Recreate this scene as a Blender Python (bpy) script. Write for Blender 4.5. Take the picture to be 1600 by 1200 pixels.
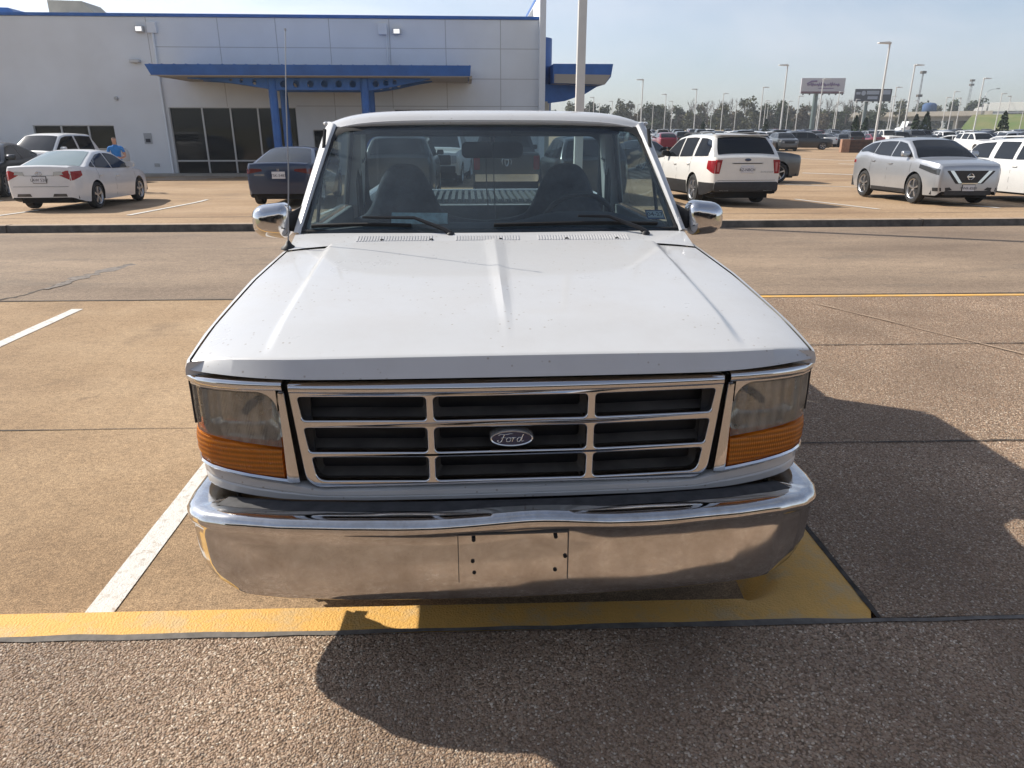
import bpy, bmesh, math, random
from mathutils import Vector, Matrix
import numpy as np
R = math.radians
random.seed(7)
for o in list(bpy.data.objects):
    bpy.data.objects.remove(o)
S = bpy.context.scene
COL = S.collection

# ------------------------------------------------------------------ camera
cam_d = bpy.data.cameras.new('camera')
cam_d.sensor_width = 36.0
cam_d.lens = 1120 / 1600 * 36.0
cam_d.clip_start = 0.05
cam_d.clip_end = 6000
cam = bpy.data.objects.new('camera', cam_d)
COL.objects.link(cam)
CAM_H = 1.78
PITCH = math.atan(400 / 1120)
cam.location = (0, 0, CAM_H)
cam.rotation_euler = (math.pi / 2 - PITCH, 0, 0)
S.camera = cam

# ------------------------------------------------------------------ sky and sun
SUN_AZ = -64.0      # degrees clockwise from +Y (negative = to the left)
SUN_EL = 38.2
world = bpy.data.worlds.new('World')
S.world = world
world.use_nodes = True
nt = world.node_tree
nt.nodes.clear()
wo = nt.nodes.new('ShaderNodeOutputWorld')
bg = nt.nodes.new('ShaderNodeBackground')
sky = nt.nodes.new('ShaderNodeTexSky')
sky.sky_type = 'NISHITA'
sky.sun_disc = False
sky.sun_elevation = R(SUN_EL)
sky.sun_rotation = R(SUN_AZ)
sky.altitude = 100
sky.air_density = 1.0
sky.dust_density = 1.0
sky.ozone_density = 1.5
bg.inputs['Strength'].default_value = 0.092
# thin high cloud veil spread over the whole sky
tc = nt.nodes.new('ShaderNodeTexCoord')
mp = nt.nodes.new('ShaderNodeMapping')
mp.inputs['Scale'].default_value = (1.0, 1.0, 3.4)
nz = nt.nodes.new('ShaderNodeTexNoise')
nz.inputs['Scale'].default_value = 2.1
nz.inputs['Detail'].default_value = 5
nz.inputs['Roughness'].default_value = 0.55
nz.inputs['Distortion'].default_value = 0.6
cr = nt.nodes.new('ShaderNodeValToRGB')
cr.color_ramp.elements[0].position = 0.40
cr.color_ramp.elements[0].color = (0.40, 0.40, 0.40, 1)
cr.color_ramp.elements[1].position = 0.68
cr.color_ramp.elements[1].color = (0.92, 0.92, 0.92, 1)
hsv = nt.nodes.new('ShaderNodeHueSaturation')
hsv.inputs['Saturation'].default_value = 0.14
hsv.inputs['Value'].default_value = 1.22
mx = nt.nodes.new('ShaderNodeMix')
mx.data_type = 'RGBA'
L = nt.links.new
L(tc.outputs['Generated'], mp.inputs['Vector'])
L(mp.outputs['Vector'], nz.inputs['Vector'])
L(nz.outputs['Fac'], cr.inputs['Fac'])
L(sky.outputs['Color'], hsv.inputs['Color'])
L(cr.outputs['Color'], mx.inputs[0])
L(sky.outputs['Color'], mx.inputs[6])
L(hsv.outputs['Color'], mx.inputs[7])
tint = nt.nodes.new('ShaderNodeMix'); tint.data_type = 'RGBA'; tint.blend_type = 'MULTIPLY'
tint.inputs[0].default_value = 1.0; tint.inputs[7].default_value = (0.93, 0.98, 1.08, 1)
L(mx.outputs[2], tint.inputs[6])
L(tint.outputs[2], bg.inputs['Color'])
L(bg.outputs['Background'], wo.inputs['Surface'])

sun_d = bpy.data.lights.new('sun', 'SUN')
sun_d.energy = 4.6
sun_d.angle = R(0.53)
sun_d.color = (1.0, 0.93, 0.82)
sun = bpy.data.objects.new('sun', sun_d)
COL.objects.link(sun)
sd = Vector((math.sin(R(SUN_AZ)) * math.cos(R(SUN_EL)), math.cos(R(SUN_AZ)) * math.cos(R(SUN_EL)), math.sin(R(SUN_EL))))
sun.rotation_euler = sd.to_track_quat('Z', 'Y').to_euler()
sun.location = sd * 60

S.view_settings.view_transform = 'Standard'
S.view_settings.look = 'None'
S.view_settings.exposure = 0.46
S.view_settings.gamma = 1.0
S.view_settings.use_curve_mapping = False
S.render.engine = 'CYCLES'
S.cycles.max_bounces = 6
S.cycles.diffuse_bounces = 3
S.cycles.transparent_max_bounces = 10
S.cycles.caustics_reflective = False
S.cycles.caustics_refractive = False

# ------------------------------------------------------------------ survey helpers
CP, SP, FPX = math.cos(PITCH), math.sin(PITCH), 1120.0
def sight(x, y):
    xc, yc = (x - 800) / FPX, (600 - y) / FPX
    return Vector((xc, CP + yc * SP, -SP + yc * CP))
def at_z(x, y, z):
    r = sight(x, y); t = (z - CAM_H) / r.z
    return Vector((0, 0, CAM_H)) + r * t
def at_y(x, y, Y):
    r = sight(x, y); t = Y / r.y
    return Vector((0, 0, CAM_H)) + r * t
def far_z(Y, X=0.0):
    return float(np.interp(Y - 0.056 * X, [14.8, 21, 50], [0, -0.18, -0.36]))

# ------------------------------------------------------------------ materials
MATS = {}
def mat(name, col, rough=0.5, metal=0.0, coat=0.0, emit=None, var=0.0, vscale=8.0, bump=0.0, bscale=60.0,
        col2=None, rvar=0.0, spec=0.5, coat_rough=0.05, trans=0.0, alpha=1.0):
    m = bpy.data.materials.new(name); MATS[name] = m
    m.use_nodes = True
    t = m.node_tree
    p = t.nodes['Principled BSDF']
    p.inputs['Base Color'].default_value = (*col, 1)
    p.inputs['Roughness'].default_value = rough
    p.inputs['Metallic'].default_value = metal
    p.inputs['Coat Weight'].default_value = coat
    p.inputs['Coat Roughness'].default_value = coat_rough
    p.inputs['Specular IOR Level'].default_value = spec
    p.inputs['Transmission Weight'].default_value = trans
    if emit:
        p.inputs['Emission Color'].default_value = (*emit[0], 1)
        p.inputs['Emission Strength'].default_value = emit[1]
    if var or col2 or rvar or bump:
        c = t.nodes.new('ShaderNodeTexCoord')
    if var or col2 or rvar:
        n = t.nodes.new('ShaderNodeTexNoise')
        n.inputs['Scale'].default_value = vscale
        n.inputs['Detail'].default_value = 4
        n.inputs['Roughness'].default_value = 0.62
        t.links.new(c.outputs['Object'], n.inputs['Vector'])
        rp = t.nodes.new('ShaderNodeValToRGB')
        e = rp.color_ramp.elements
        e[0].position, e[1].position = 0.33, 0.67
        a = col2 if col2 else tuple(max(0, k * (1 - var)) for k in col)
        b = col if col2 else tuple(min(1, k * (1 + var)) for k in col)
        e[0].color, e[1].color = (*a, 1), (*b, 1)
        t.links.new(n.outputs['Fac'], rp.inputs['Fac'])
        t.links.new(rp.outputs['Color'], p.inputs['Base Color'])
        if rvar:
            mr = t.nodes.new('ShaderNodeMapRange')
            mr.inputs['From Min'].default_value = 0.3; mr.inputs['From Max'].default_value = 0.7
            mr.inputs['To Min'].default_value = max(0, rough - rvar); mr.inputs['To Max'].default_value = rough + rvar
            t.links.new(n.outputs['Fac'], mr.inputs['Value'])
            t.links.new(mr.outputs['Result'], p.inputs['Roughness'])
    if bump:
        n2 = t.nodes.new('ShaderNodeTexNoise')
        n2.inputs['Scale'].default_value = bscale
        n2.inputs['Detail'].default_value = 2
        t.links.new(c.outputs['Object'], n2.inputs['Vector'])
        b_ = t.nodes.new('ShaderNodeBump')
        b_.inputs['Strength'].default_value = bump
        b_.inputs['Distance'].default_value = 0.01
        t.links.new(n2.outputs['Fac'], b_.inputs['Height'])
        t.links.new(b_.outputs['Normal'], p.inputs['Normal'])
    return m

def ground_mat(name, c_dark, c_mid, c_light, stain=(0.12, 0.10, 0.085), stain_amt=0.4, grain=220, bump=0.35, stretch=(1, 1, 1), pebble=0.0):
    m = bpy.data.materials.new(name); m.use_nodes = True
    t = m.node_tree; p = t.nodes['Principled BSDF']
    p.inputs['Roughness'].default_value = 0.88
    p.inputs['Specular IOR Level'].default_value = 0.25
    c = t.nodes.new('ShaderNodeTexCoord')
    mpp = t.nodes.new('ShaderNodeMapping'); mpp.inputs['Scale'].default_value = stretch
    t.links.new(c.outputs['Object'], mpp.inputs['Vector'])
    def noise(scale, det=6, rough=0.6, src=None):
        n = t.nodes.new('ShaderNodeTexNoise')
        n.inputs['Scale'].default_value = scale; n.inputs['Detail'].default_value = det; n.inputs['Roughness'].default_value = rough
        t.links.new((src or mpp.outputs['Vector']), n.inputs['Vector'])
        return n.outputs['Fac']
    def ramp(fac, stops):
        r = t.nodes.new('ShaderNodeValToRGB')
        e = r.color_ramp.elements
        while len(e) < len(stops): e.new(0.5)
        for k, (pp, cc) in enumerate(stops):
            e[k].position = pp; e[k].color = (*cc, 1)
        t.links.new(fac, r.inputs['Fac'])
        return r.outputs['Color']
    def mix(fac, a, b, mode='MIX'):
        q = t.nodes.new('ShaderNodeMix'); q.data_type = 'RGBA'; q.blend_type = mode
        if isinstance(fac, float): q.inputs[0].default_value = fac
        else: t.links.new(fac, q.inputs[0])
        t.links.new(a, q.inputs[6]); t.links.new(b, q.inputs[7])
        return q.outputs[2]
    big = noise(0.55, 4, 0.62)
    col = ramp(big, [(0.32, c_dark), (0.5, c_mid), (0.68, c_light)])
    fine = ramp(noise(grain, 1, 0.7, c.outputs['Object']), [(0.3, (0.60, 0.60, 0.60)), (0.7, (1.34, 1.34, 1.34))])
    fine = mix(1.0, fine, ramp(noise(48, 2, 0.7, c.outputs['Object']), [(0.3, (0.74, 0.73, 0.72)), (0.7, (1.22, 1.22, 1.22))]), 'MULTIPLY')
    col = mix(1.0, col, fine, 'MULTIPLY')
    med = ramp(noise(14, 3, 0.7, c.outputs['Object']), [(0.3, (0.84, 0.84, 0.84)), (0.7, (1.13, 1.12, 1.1))])
    col = mix(1.0, col, med, 'MULTIPLY')
    st = t.nodes.new('ShaderNodeMapRange')
    st.inputs['From Min'].default_value = 0.56; st.inputs['From Max'].default_value = 0.74
    st.inputs['To Min'].default_value = 0.0; st.inputs['To Max'].default_value = stain_amt
    t.links.new(noise(1.3, 4, 0.66), st.inputs['Value'])
    sc = t.nodes.new('ShaderNodeRGB'); sc.outputs[0].default_value = (*stain, 1)
    col = mix(st.outputs['Result'], col, sc.outputs[0])
    dr = t.nodes.new('ShaderNodeMapRange'); dr.inputs['From Min'].default_value = 0.66; dr.inputs['From Max'].default_value = 0.76; dr.inputs['To Max'].default_value = 0.55
    t.links.new(noise(4.2, 3, 0.6, c.outputs['Object']), dr.inputs['Value'])
    col = mix(dr.outputs['Result'], col, sc.outputs[0])
    hgt = noise(grain * 0.8, 1, 0.7, c.outputs['Object'])
    if pebble:
        v = t.nodes.new('ShaderNodeTexVoronoi'); v.inputs['Scale'].default_value = pebble
        t.links.new(c.outputs['Object'], v.inputs['Vector'])
        sep = t.nodes.new('ShaderNodeSeparateColor'); t.links.new(v.outputs['Color'], sep.inputs[0])
        pc = ramp(sep.outputs[0], PEB)
        col = mix(0.8, col, pc)
        dk = ramp(v.outputs['Distance'], [(0.28, (1, 1, 1)), (0.62, (0.55, 0.55, 0.55))])
        col = mix(1.0, col, dk, 'MULTIPLY')
        inv = t.nodes.new('ShaderNodeMath'); inv.operation = 'SUBTRACT'; inv.inputs[0].default_value = 1.0
        t.links.new(v.outputs['Distance'], inv.inputs[1]); hgt = inv.outputs[0]
    b_ = t.nodes.new('ShaderNodeBump'); b_.inputs['Strength'].default_value = bump; b_.inputs['Distance'].default_value = 0.006
    t.links.new(hgt, b_.inputs['Height']); t.links.new(b_.outputs['Normal'], p.inputs['Normal'])
    t.links.new(col, p.inputs['Base Color'])
    return m

PEB = [(0.0, (0.22, 0.145, 0.098)), (0.22, (0.335, 0.225, 0.15)), (0.5, (0.42, 0.29, 0.195)), (0.74, (0.35, 0.265, 0.20)), (0.90, (0.50, 0.38, 0.27)), (0.99, (0.70, 0.61, 0.50))]

def glass_mat(name, tint, refl_rough=0.02, dust=0.05, dust_col=(0.5, 0.55, 0.6)):
    m = bpy.data.materials.new(name); m.use_nodes = True
    t = m.node_tree; t.nodes.clear()
    out = t.nodes.new('ShaderNodeOutputMaterial')
    tr = t.nodes.new('ShaderNodeBsdfTransparent'); tr.inputs['Color'].default_value = (*tint, 1)
    gl = t.nodes.new('ShaderNodeBsdfGlossy'); gl.inputs['Roughness'].default_value = refl_rough
    df = t.nodes.new('ShaderNodeBsdfDiffuse'); df.inputs['Color'].default_value = (*dust_col, 1)
    fr = t.nodes.new('ShaderNodeFresnel'); fr.inputs['IOR'].default_value = 1.52
    c = t.nodes.new('ShaderNodeTexCoord')
    n = t.nodes.new('ShaderNodeTexNoise'); n.inputs['Scale'].default_value = 3.0; n.inputs['Detail'].default_value = 5; n.inputs['Roughness'].default_value = 0.7
    t.links.new(c.outputs['Object'], n.inputs['Vector'])
    mr = t.nodes.new('ShaderNodeMapRange'); mr.inputs['From Min'].default_value = 0.3; mr.inputs['From Max'].default_value = 0.75
    mr.inputs['To Min'].default_value = dust * 0.5; mr.inputs['To Max'].default_value = dust * 1.6
    t.links.new(n.outputs['Fac'], mr.inputs['Value'])
    m1 = t.nodes.new('ShaderNodeMixShader'); m2 = t.nodes.new('ShaderNodeMixShader')
    t.links.new(mr.outputs['Result'], m1.inputs[0]); t.links.new(tr.outputs[0], m1.inputs[1]); t.links.new(df.outputs[0], m1.inputs[2])
    t.links.new(fr.outputs[0], m2.inputs[0]); t.links.new(m1.outputs[0], m2.inputs[1]); t.links.new(gl.outputs[0], m2.inputs[2])
    t.links.new(m2.outputs[0], out.inputs['Surface'])
    return m

# ------------------------------------------------------------------ mesh helpers
class MB:
    def __init__(s): s.v = []; s.f = []; s.m = []; s.cur = 0
    def mi(s, k): s.cur = k; return s
    def add(s, vs, fs):
        b = len(s.v); s.v += [tuple(p) for p in vs]
        for f in fs: s.f.append([b + i for i in f]); s.m.append(s.cur)
        return s
    def box(s, x0, x1, y0, y1, z0, z1):
        return s.add([(x0, y0, z0), (x1, y0, z0), (x1, y1, z0), (x0, y1, z0), (x0, y0, z1), (x1, y0, z1), (x1, y1, z1), (x0, y1, z1)],
                     [(0, 3, 2, 1), (4, 5, 6, 7), (0, 1, 5, 4), (1, 2, 6, 5), (2, 3, 7, 6), (3, 0, 4, 7)])
    def hexa(s, p):   # 8 points, bottom ring then top ring
        return s.add(p, [(0, 3, 2, 1), (4, 5, 6, 7), (0, 1, 5, 4), (1, 2, 6, 5), (2, 3, 7, 6), (3, 0, 4, 7)])
    def quad(s, a, b, c, d): return s.add([a, b, c, d], [(0, 1, 2, 3)])
    def ngon(s, pts): return s.add(pts, [tuple(range(len(pts)))])
    def loft(s, secs, closed=False, caps=False):
        n = len(secs[0]); vs = [p for q in secs for p in q]; fs = []
        for i in range(len(secs) - 1):
            for j in range(n if closed else n - 1):
                k = (j + 1) % n
                fs.append((i * n + j, i * n + k, (i + 1) * n + k, (i + 1) * n + j))
        if caps:
            fs.append(tuple(range(n))[::-1]); fs.append(tuple((len(secs) - 1) * n + j for j in range(n)))
        return s.add(vs, fs)
    def grid(s, fn, us, vs_):
        return s.loft([[fn(u, v) for u in us] for v in vs_])
    def tube(s, path, r, n=8, caps=True):
        P = [Vector(p) for p in path]; secs = []
        rr = r if isinstance(r, (list, tuple)) else [r] * len(P)
        ref = None
        for i, p in enumerate(P):
            t = (P[min(i + 1, len(P) - 1)] - P[max(i - 1, 0)]).normalized()
            if ref is None: ref = Vector((0, 0, 1)) if abs(t.z) < 0.9 else Vector((1, 0, 0))
            a = t.cross(ref).normalized(); b = t.cross(a).normalized(); ref = -b if False else ref
            secs.append([p + (a * math.cos(k * 2 * math.pi / n) + b * math.sin(k * 2 * math.pi / n)) * rr[i] for k in range(n)])
        return s.loft(secs, True, caps)
    def lathe(s, prof, c, axis='x', n=24, closed=False):
        secs = []
        for k in range(n + 1):
            a = 2 * math.pi * k / n; q = []
            for (h, r) in prof:
                u, w = r * math.cos(a), r * math.sin(a)
                q.append({'x': (c[0] + h, c[1] + u, c[2] + w), 'z': (c[0] + u, c[1] + w, c[2] + h), 'y': (c[0] + u, c[1] + h, c[2] + w)}[axis])
            secs.append(q)
        return s.loft(secs, closed)
    def prism(s, poly, a, b, plane='xz'):
        n = len(poly)
        def P(p, d): return {'xz': (p[0], d, p[1]), 'xy': (p[0], p[1], d), 'yz': (d, p[0], p[1])}[plane]
        vs = [P(p, a) for p in poly] + [P(p, b) for p in poly]
        fs = [tuple(range(n)), tuple(range(2 * n - 1, n - 1, -1))] + [(i, i + n, (i + 1) % n + n, (i + 1) % n) for i in range(n)]
        return s.add(vs, fs)
    def ribbon(s, path, prof, closed=True, caps=True):
        """sweep a profile of (outward offset, z) along a plan path of (x, y)"""
        n = len(path); secs = []
        for i in range(n):
            a, b = path[max(0, i - 1)], path[min(n - 1, i + 1)]
            tx, ty = b[0] - a[0], b[1] - a[1]; l = math.hypot(tx, ty); nx, ny = ty / l, -tx / l
            pf = prof(i, path[i]) if callable(prof) else prof
            secs.append([(path[i][0] + nx * o, path[i][1] + ny * o, z) for (o, z) in pf])
        return s.loft(secs, closed, caps and closed)
    def build(s, name, mats, parent=None, smooth=None, bevel=0, seg=2, recalc=True, weld=True):
        me = bpy.data.meshes.new(name)
        me.from_pydata(s.v, [], s.f)
        for m in (mats if isinstance(mats, (list, tuple)) else [mats]): me.materials.append(m)
        me.polygons.foreach_set('material_index', s.m)
        bm = bmesh.new(); bm.from_mesh(me)
        if weld: bmesh.ops.remove_doubles(bm, verts=bm.verts, dist=1e-5)
        if recalc: bmesh.ops.recalc_face_normals(bm, faces=bm.faces)
        if bevel:
            es = [e for e in bm.edges if len(e.link_faces) == 2 and e.calc_face_angle(0) > R(32)]
            bmesh.ops.bevel(bm, geom=es, offset=bevel, segments=seg, affect='EDGES', profile=0.6, clamp_overlap=True)
        bm.to_mesh(me); bm.free()
        if smooth is not None:
            me.shade_smooth()
            me.set_sharp_from_angle(angle=R(smooth))
        o = bpy.data.objects.new(name, me)
        COL.objects.link(o)
        if parent: o.parent = parent
        return o

def tag(o, label=None, cat=None, group=None, kind=None):
    if label: o['label'] = label
    if cat: o['category'] = cat
    if group: o['group'] = group
    if kind: o['kind'] = kind
    return o
def empty(name, loc, rz=0.0, label=None, cat=None, group=None):
    o = bpy.data.objects.new(name, None); COL.objects.link(o)
    o.empty_display_size = 0.2
    o.location = loc; o.rotation_euler = (0, 0, rz)
    return tag(o, label, cat, group)
def copy_tree(o, parent=None):
    c = o.copy(); COL.objects.link(c); c.parent = parent
    for ch in list(o.children): copy_tree(ch, c)
    return c
def rrect(x0, x1, z0, z1, r, n=5):
    rs = r if isinstance(r, (list, tuple)) else [r] * 4      # bl, br, tr, tl
    out = []
    for (cx, cz, a0, q) in ((x0 + rs[0], z0 + rs[0], 180, rs[0]), (x1 - rs[1], z0 + rs[1], 270, rs[1]), (x1 - rs[2], z1 - rs[2], 0, rs[2]), (x0 + rs[3], z1 - rs[3], 90, rs[3])):
        for k in range(n + 1):
            a = R(a0 + 90 * k / n); out.append((cx + q * math.cos(a), cz + q * math.sin(a)))
    return out
def round_poly(pts, rs, n=5):
    out = []; m = len(pts)
    for i in range(m):
        p = Vector(pts[i]); a = Vector(pts[i - 1]); b = Vector(pts[(i + 1) % m]); r = rs[i] if isinstance(rs, (list, tuple)) else rs
        da, db = (a - p).normalized(), (b - p).normalized()
        p0, p1 = p + da * r, p + db * r
        for k in range(n + 1):
            t = k / n; out.append(tuple(p0 * (1 - t) ** 2 + p * 2 * t * (1 - t) + p1 * t * t))
    return out
def eval_to_mb(ob, fn, mb=None):
    dg = bpy.context.evaluated_depsgraph_get(); dg.update()
    me = bpy.data.meshes.new_from_object(ob.evaluated_get(dg))
    mb = mb or MB()
    mb.add([fn(v.co) for v in me.vertices], [tuple(p.vertices) for p in me.polygons])
    bpy.data.meshes.remove(me); d = ob.data; bpy.data.objects.remove(ob)
    return mb
def plate2d(outer, holes, depth, bevel, fn):
    """flat plate with holes and rounded rims; curve x, y -> local x, z, extrusion -> depth"""
    cu = bpy.data.curves.new('tmp', 'CURVE'); cu.dimensions = '2D'; cu.fill_mode = 'BOTH'
    cu.extrude = depth / 2; cu.bevel_depth = bevel; cu.bevel_resolution = 2; cu.offset = -bevel
    for poly in [outer] + holes:
        sp = cu.splines.new('POLY'); sp.points.add(len(poly) - 1); sp.use_cyclic_u = True
        for p, q in zip(sp.points, poly): p.co = (q[0], q[1], 0, 1)
    ob = bpy.data.objects.new('tmp', cu); COL.objects.link(ob)
    return eval_to_mb(ob, fn)
def text_mb(txt, size, fn, extr=0.001, shear=0.0, mb=None, spacing=1.0):
    cu = bpy.data.curves.new('tmp', 'FONT'); cu.body = txt; cu.size = size; cu.extrude = extr; cu.shear = shear
    cu.align_x = 'CENTER'; cu.align_y = 'CENTER'; cu.space_character = spacing; cu.resolution_u = 3
    ob = bpy.data.objects.new('tmp', cu); COL.objects.link(ob)
    return eval_to_mb(ob, fn, mb)
def lerp(a, b, t): return a + (b - a) * t
def sstep(a, b, x):
    t = max(0, min(1, (x - a) / (b - a))); return t * t * (3 - 2 * t)

# ------------------------------------------------------------------ palette
M_lot = ground_mat('lot_concrete', (0.27, 0.180, 0.105), (0.36, 0.25, 0.150), (0.43, 0.31, 0.195), stain=(0.15, 0.105, 0.07), stain_amt=0.5, grain=160, bump=0.5)
M_road = ground_mat('road_concrete', (0.20, 0.150, 0.112), (0.27, 0.205, 0.15), (0.35, 0.265, 0.19), stain=(0.12, 0.105, 0.09), stain_amt=0.55, grain=150, bump=0.3, stretch=(0.35, 1.0, 1))
M_far = ground_mat('far_concrete', (0.30, 0.200, 0.120), (0.39, 0.272, 0.168), (0.44, 0.315, 0.205), stain=(0.17, 0.125, 0.095), stain_amt=0.45, grain=90, bump=0.2, stretch=(0.4, 0.8, 1))
M_agg = ground_mat('exposed_aggregate', (0.23, 0.16, 0.11), (0.29, 0.205, 0.14), (0.33, 0.24, 0.17), stain_amt=0.3, grain=200, bump=1.0, pebble=125.0)
M_kerb = mat('kerb_concrete', (0.10, 0.088, 0.075), 0.9, var=0.4, vscale=5, bump=0.4, bscale=90)  # dark tone holds the painted shade of the far kerb's face
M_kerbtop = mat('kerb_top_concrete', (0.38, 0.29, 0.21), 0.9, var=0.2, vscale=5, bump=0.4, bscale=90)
def worn_paint(name, col, under, lo, hi, scale):
    m = mat(name, col, 0.75, bump=0.5, bscale=140)
    t = m.node_tree; p = t.nodes['Principled BSDF']; c = t.nodes.new('ShaderNodeTexCoord')
    n = t.nodes.new('ShaderNodeTexNoise'); n.inputs['Scale'].default_value = scale; n.inputs['Detail'].default_value = 6; n.inputs['Roughness'].default_value = 0.72
    t.links.new(c.outputs['Object'], n.inputs['Vector'])
    r = t.nodes.new('ShaderNodeValToRGB'); e = r.color_ramp.elements
    e[0].position, e[1].position = lo, hi; e[0].color = (*under, 1); e[1].color = (*col, 1)
    n2 = e.new(min(0.98, hi + 0.22)); n2.color = (*[min(1, k * 1.12) for k in col], 1)
    t.links.new(n.outputs['Fac'], r.inputs['Fac']); t.links.new(r.outputs['Color'], p.inputs['Base Color'])
    return m
M_yellow = worn_paint('yellow_kerb_paint', (0.72, 0.405, 0.10), (0.60, 0.40, 0.18), 0.36, 0.52, 6)
M_white = worn_paint('white_line_paint', (0.62, 0.60, 0.56), (0.38, 0.30, 0.22), 0.30, 0.46, 22)
M_seal = mat('grey_sealant', (0.15, 0.135, 0.12), 0.9, var=0.3, vscale=18)
M_joint = mat('joint_filler', (0.055, 0.046, 0.04), 0.95, var=0.5, vscale=20)
M_crack = mat('crack_dark', (0.09, 0.075, 0.062), 0.95, var=0.4, vscale=12)
M_grass = mat('grass_bank', (0.10, 0.15, 0.035), 0.95, col2=(0.17, 0.17, 0.06), vscale=0.15)
M_field = mat('dry_field', (0.30, 0.24, 0.12), 0.95, col2=(0.16, 0.16, 0.06), vscale=0.06)

# ------------------------------------------------------------------ ground and pavements
def yl(Y, sl): return lambda x: Y + sl * x
KF = yl(2.078, 0.034)      # front edge of the yellow kerb
KI = yl(2.232, 0.034)      # inner edge
LR = yl(7.86, 0.038)       # stall ends / road joint
IE = yl(7.30, 0.030)       # far end of the raised island
FK = yl(14.62, 0.056)      # far kerb face
TOP = 0.13
def sheet(name, x0, x1, fa, fb, za, zb, m, kind='structure', nx=1, parent=None):
    mb = MB()
    xs = [x0 + (x1 - x0) * i / nx for i in range(nx + 1)]
    mb.loft([[(x, fa(x), za) for x in xs], [(x, fb(x), zb) for x in xs]])
    o = mb.build(name, m, parent)
    if kind: o['kind'] = kind
    return o
mb = MB(); mb.quad((-3500, -3500, -0.7), (3500, -3500, -0.7), (3500, 3500, -0.7), (-3500, 3500, -0.7))
mb.build('ground', M_field)['kind'] = 'structure'
lot = sheet('parking_lot', -70, 70, yl(1.6, 0.034), LR, 0.0, 0.0, M_lot)
road = sheet('access_road', -70, 70, LR, yl(14.66, 0.056), -0.0, -0.14, M_road)
FAR_S = 0.056
def flot():
    mb = MB(); xs = [-90, 260]
    ys = [14.80, 21, 50, 120, 205]
    zs = [-0.001, -0.18, -0.36, -0.36, -0.36]
    mb.loft([[(x, y + (FAR_S * x if y < 60 else 0.0), z) for x in xs] for y, z in zip(ys, zs)])
    o = mb.build('far_parking_lot', M_far); o['kind'] = 'structure'; return o
farlot = flot()
# far kerb: rounded top edge, face shade painted in with a darker concrete
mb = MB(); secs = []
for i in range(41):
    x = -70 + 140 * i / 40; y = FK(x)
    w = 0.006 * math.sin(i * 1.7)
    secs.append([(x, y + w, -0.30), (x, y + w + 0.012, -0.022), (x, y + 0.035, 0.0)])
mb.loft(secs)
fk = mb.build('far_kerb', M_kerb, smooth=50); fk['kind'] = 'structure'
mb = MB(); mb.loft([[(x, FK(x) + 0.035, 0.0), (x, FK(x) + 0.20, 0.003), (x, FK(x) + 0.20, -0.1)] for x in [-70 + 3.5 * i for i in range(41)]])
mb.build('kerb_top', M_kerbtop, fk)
mb = MB()
for i in range(18):
    x = -52.5 + i * 6.1; mb.box(x, x + 0.02, FK(x) - 0.003, FK(x) + 0.21, -0.14, 0.0045)
mb.build('kerb_joint', M_joint, fk)['kind'] = 'stuff'

# raised walk in the foreground and raised island to the right of the truck
def slab(name, poly, z0, z1, m, bev=0.0):
    mb = MB(); mb.prism(poly, z0, z1, 'xy'); return mb.build(name, m, bevel=bev)
walk = slab('sidewalk', [(-9, -14), (9, -14), (9, KF(9) - 0.012), (1.318, KF(1.318) - 0.012), (-9, KF(-9) - 0.012)], -0.3, TOP, M_agg); walk['kind'] = 'structure'
SIDE0, SIDE1 = 1.015, 1.305     # kerb along the island
def sx(y): return -0.034 * (y - 2.1)
isl_pts = [(SIDE1 + 0.014 + sx(2.12), KF(1.32) + 0.012), (9, KF(9) + 0.012), (9, IE(9) - 0.10), (SIDE1 + 0.014 + sx(7.2), IE(1.1) - 0.10)]
island = slab('island_walk', isl_pts, -0.3, TOP, M_agg); island['kind'] = 'structure'
# joint strip between walk and kerb / island slabs
def strip(name, pts, w, z, m, parent=None, jitter=0.0):
    mb = MB(); secs = []
    for i, p in enumerate(pts):
        a, b = pts[max(0, i - 1)], pts[min(len(pts) - 1, i + 1)]
        t = Vector((b[0] - a[0], b[1] - a[1])).normalized(); n = Vector((-t.y, t.x))
        ww = w * (1 + random.uniform(-jitter, jitter)) / 2
        zz = z(p) if callable(z) else z
        secs.append([(p[0] - n.x * ww, p[1] - n.y * ww, zz), (p[0] + n.x * ww, p[1] + n.y * ww, zz)])
    mb.loft(secs); return mb.build(name, m, parent)
xs_ = [-9 + 0.15 * i for i in range(121)]
strip('joint', [(x, KF(x) - 0.006 + random.uniform(-.004, .004)) for x in xs_], 0.024, TOP + 0.004, M_seal, walk, 0.35)
strip('joint', [(SIDE1 + 0.006 + sx(2.1 + 0.1 * i), 2.1 + 0.1 * i + 0.03) for i in range(51)], 0.020, TOP + 0.005, M_joint, island, 0.3)
for Yj in (3.58, 5.46):
    strip('joint', [(SIDE1 + 0.1 * i, Yj + 0.034 * (SIDE1 + 0.1 * i) + random.uniform(-.003, .003)) for i in range(77)], 0.013, TOP + 0.006, M_joint, island, 0.3)
# a faint pale scratch running diagonally over the island
strip('scuff_line', [(2.95 + 0.075 * i, 7.1 - 0.135 * i + random.uniform(-.012, .012)) for i in range(23)], 0.018, TOP + 0.010, mat('pale_scuff', (0.36, 0.26, 0.18), 0.9, var=0.3, vscale=6), island, 0.6)
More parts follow.
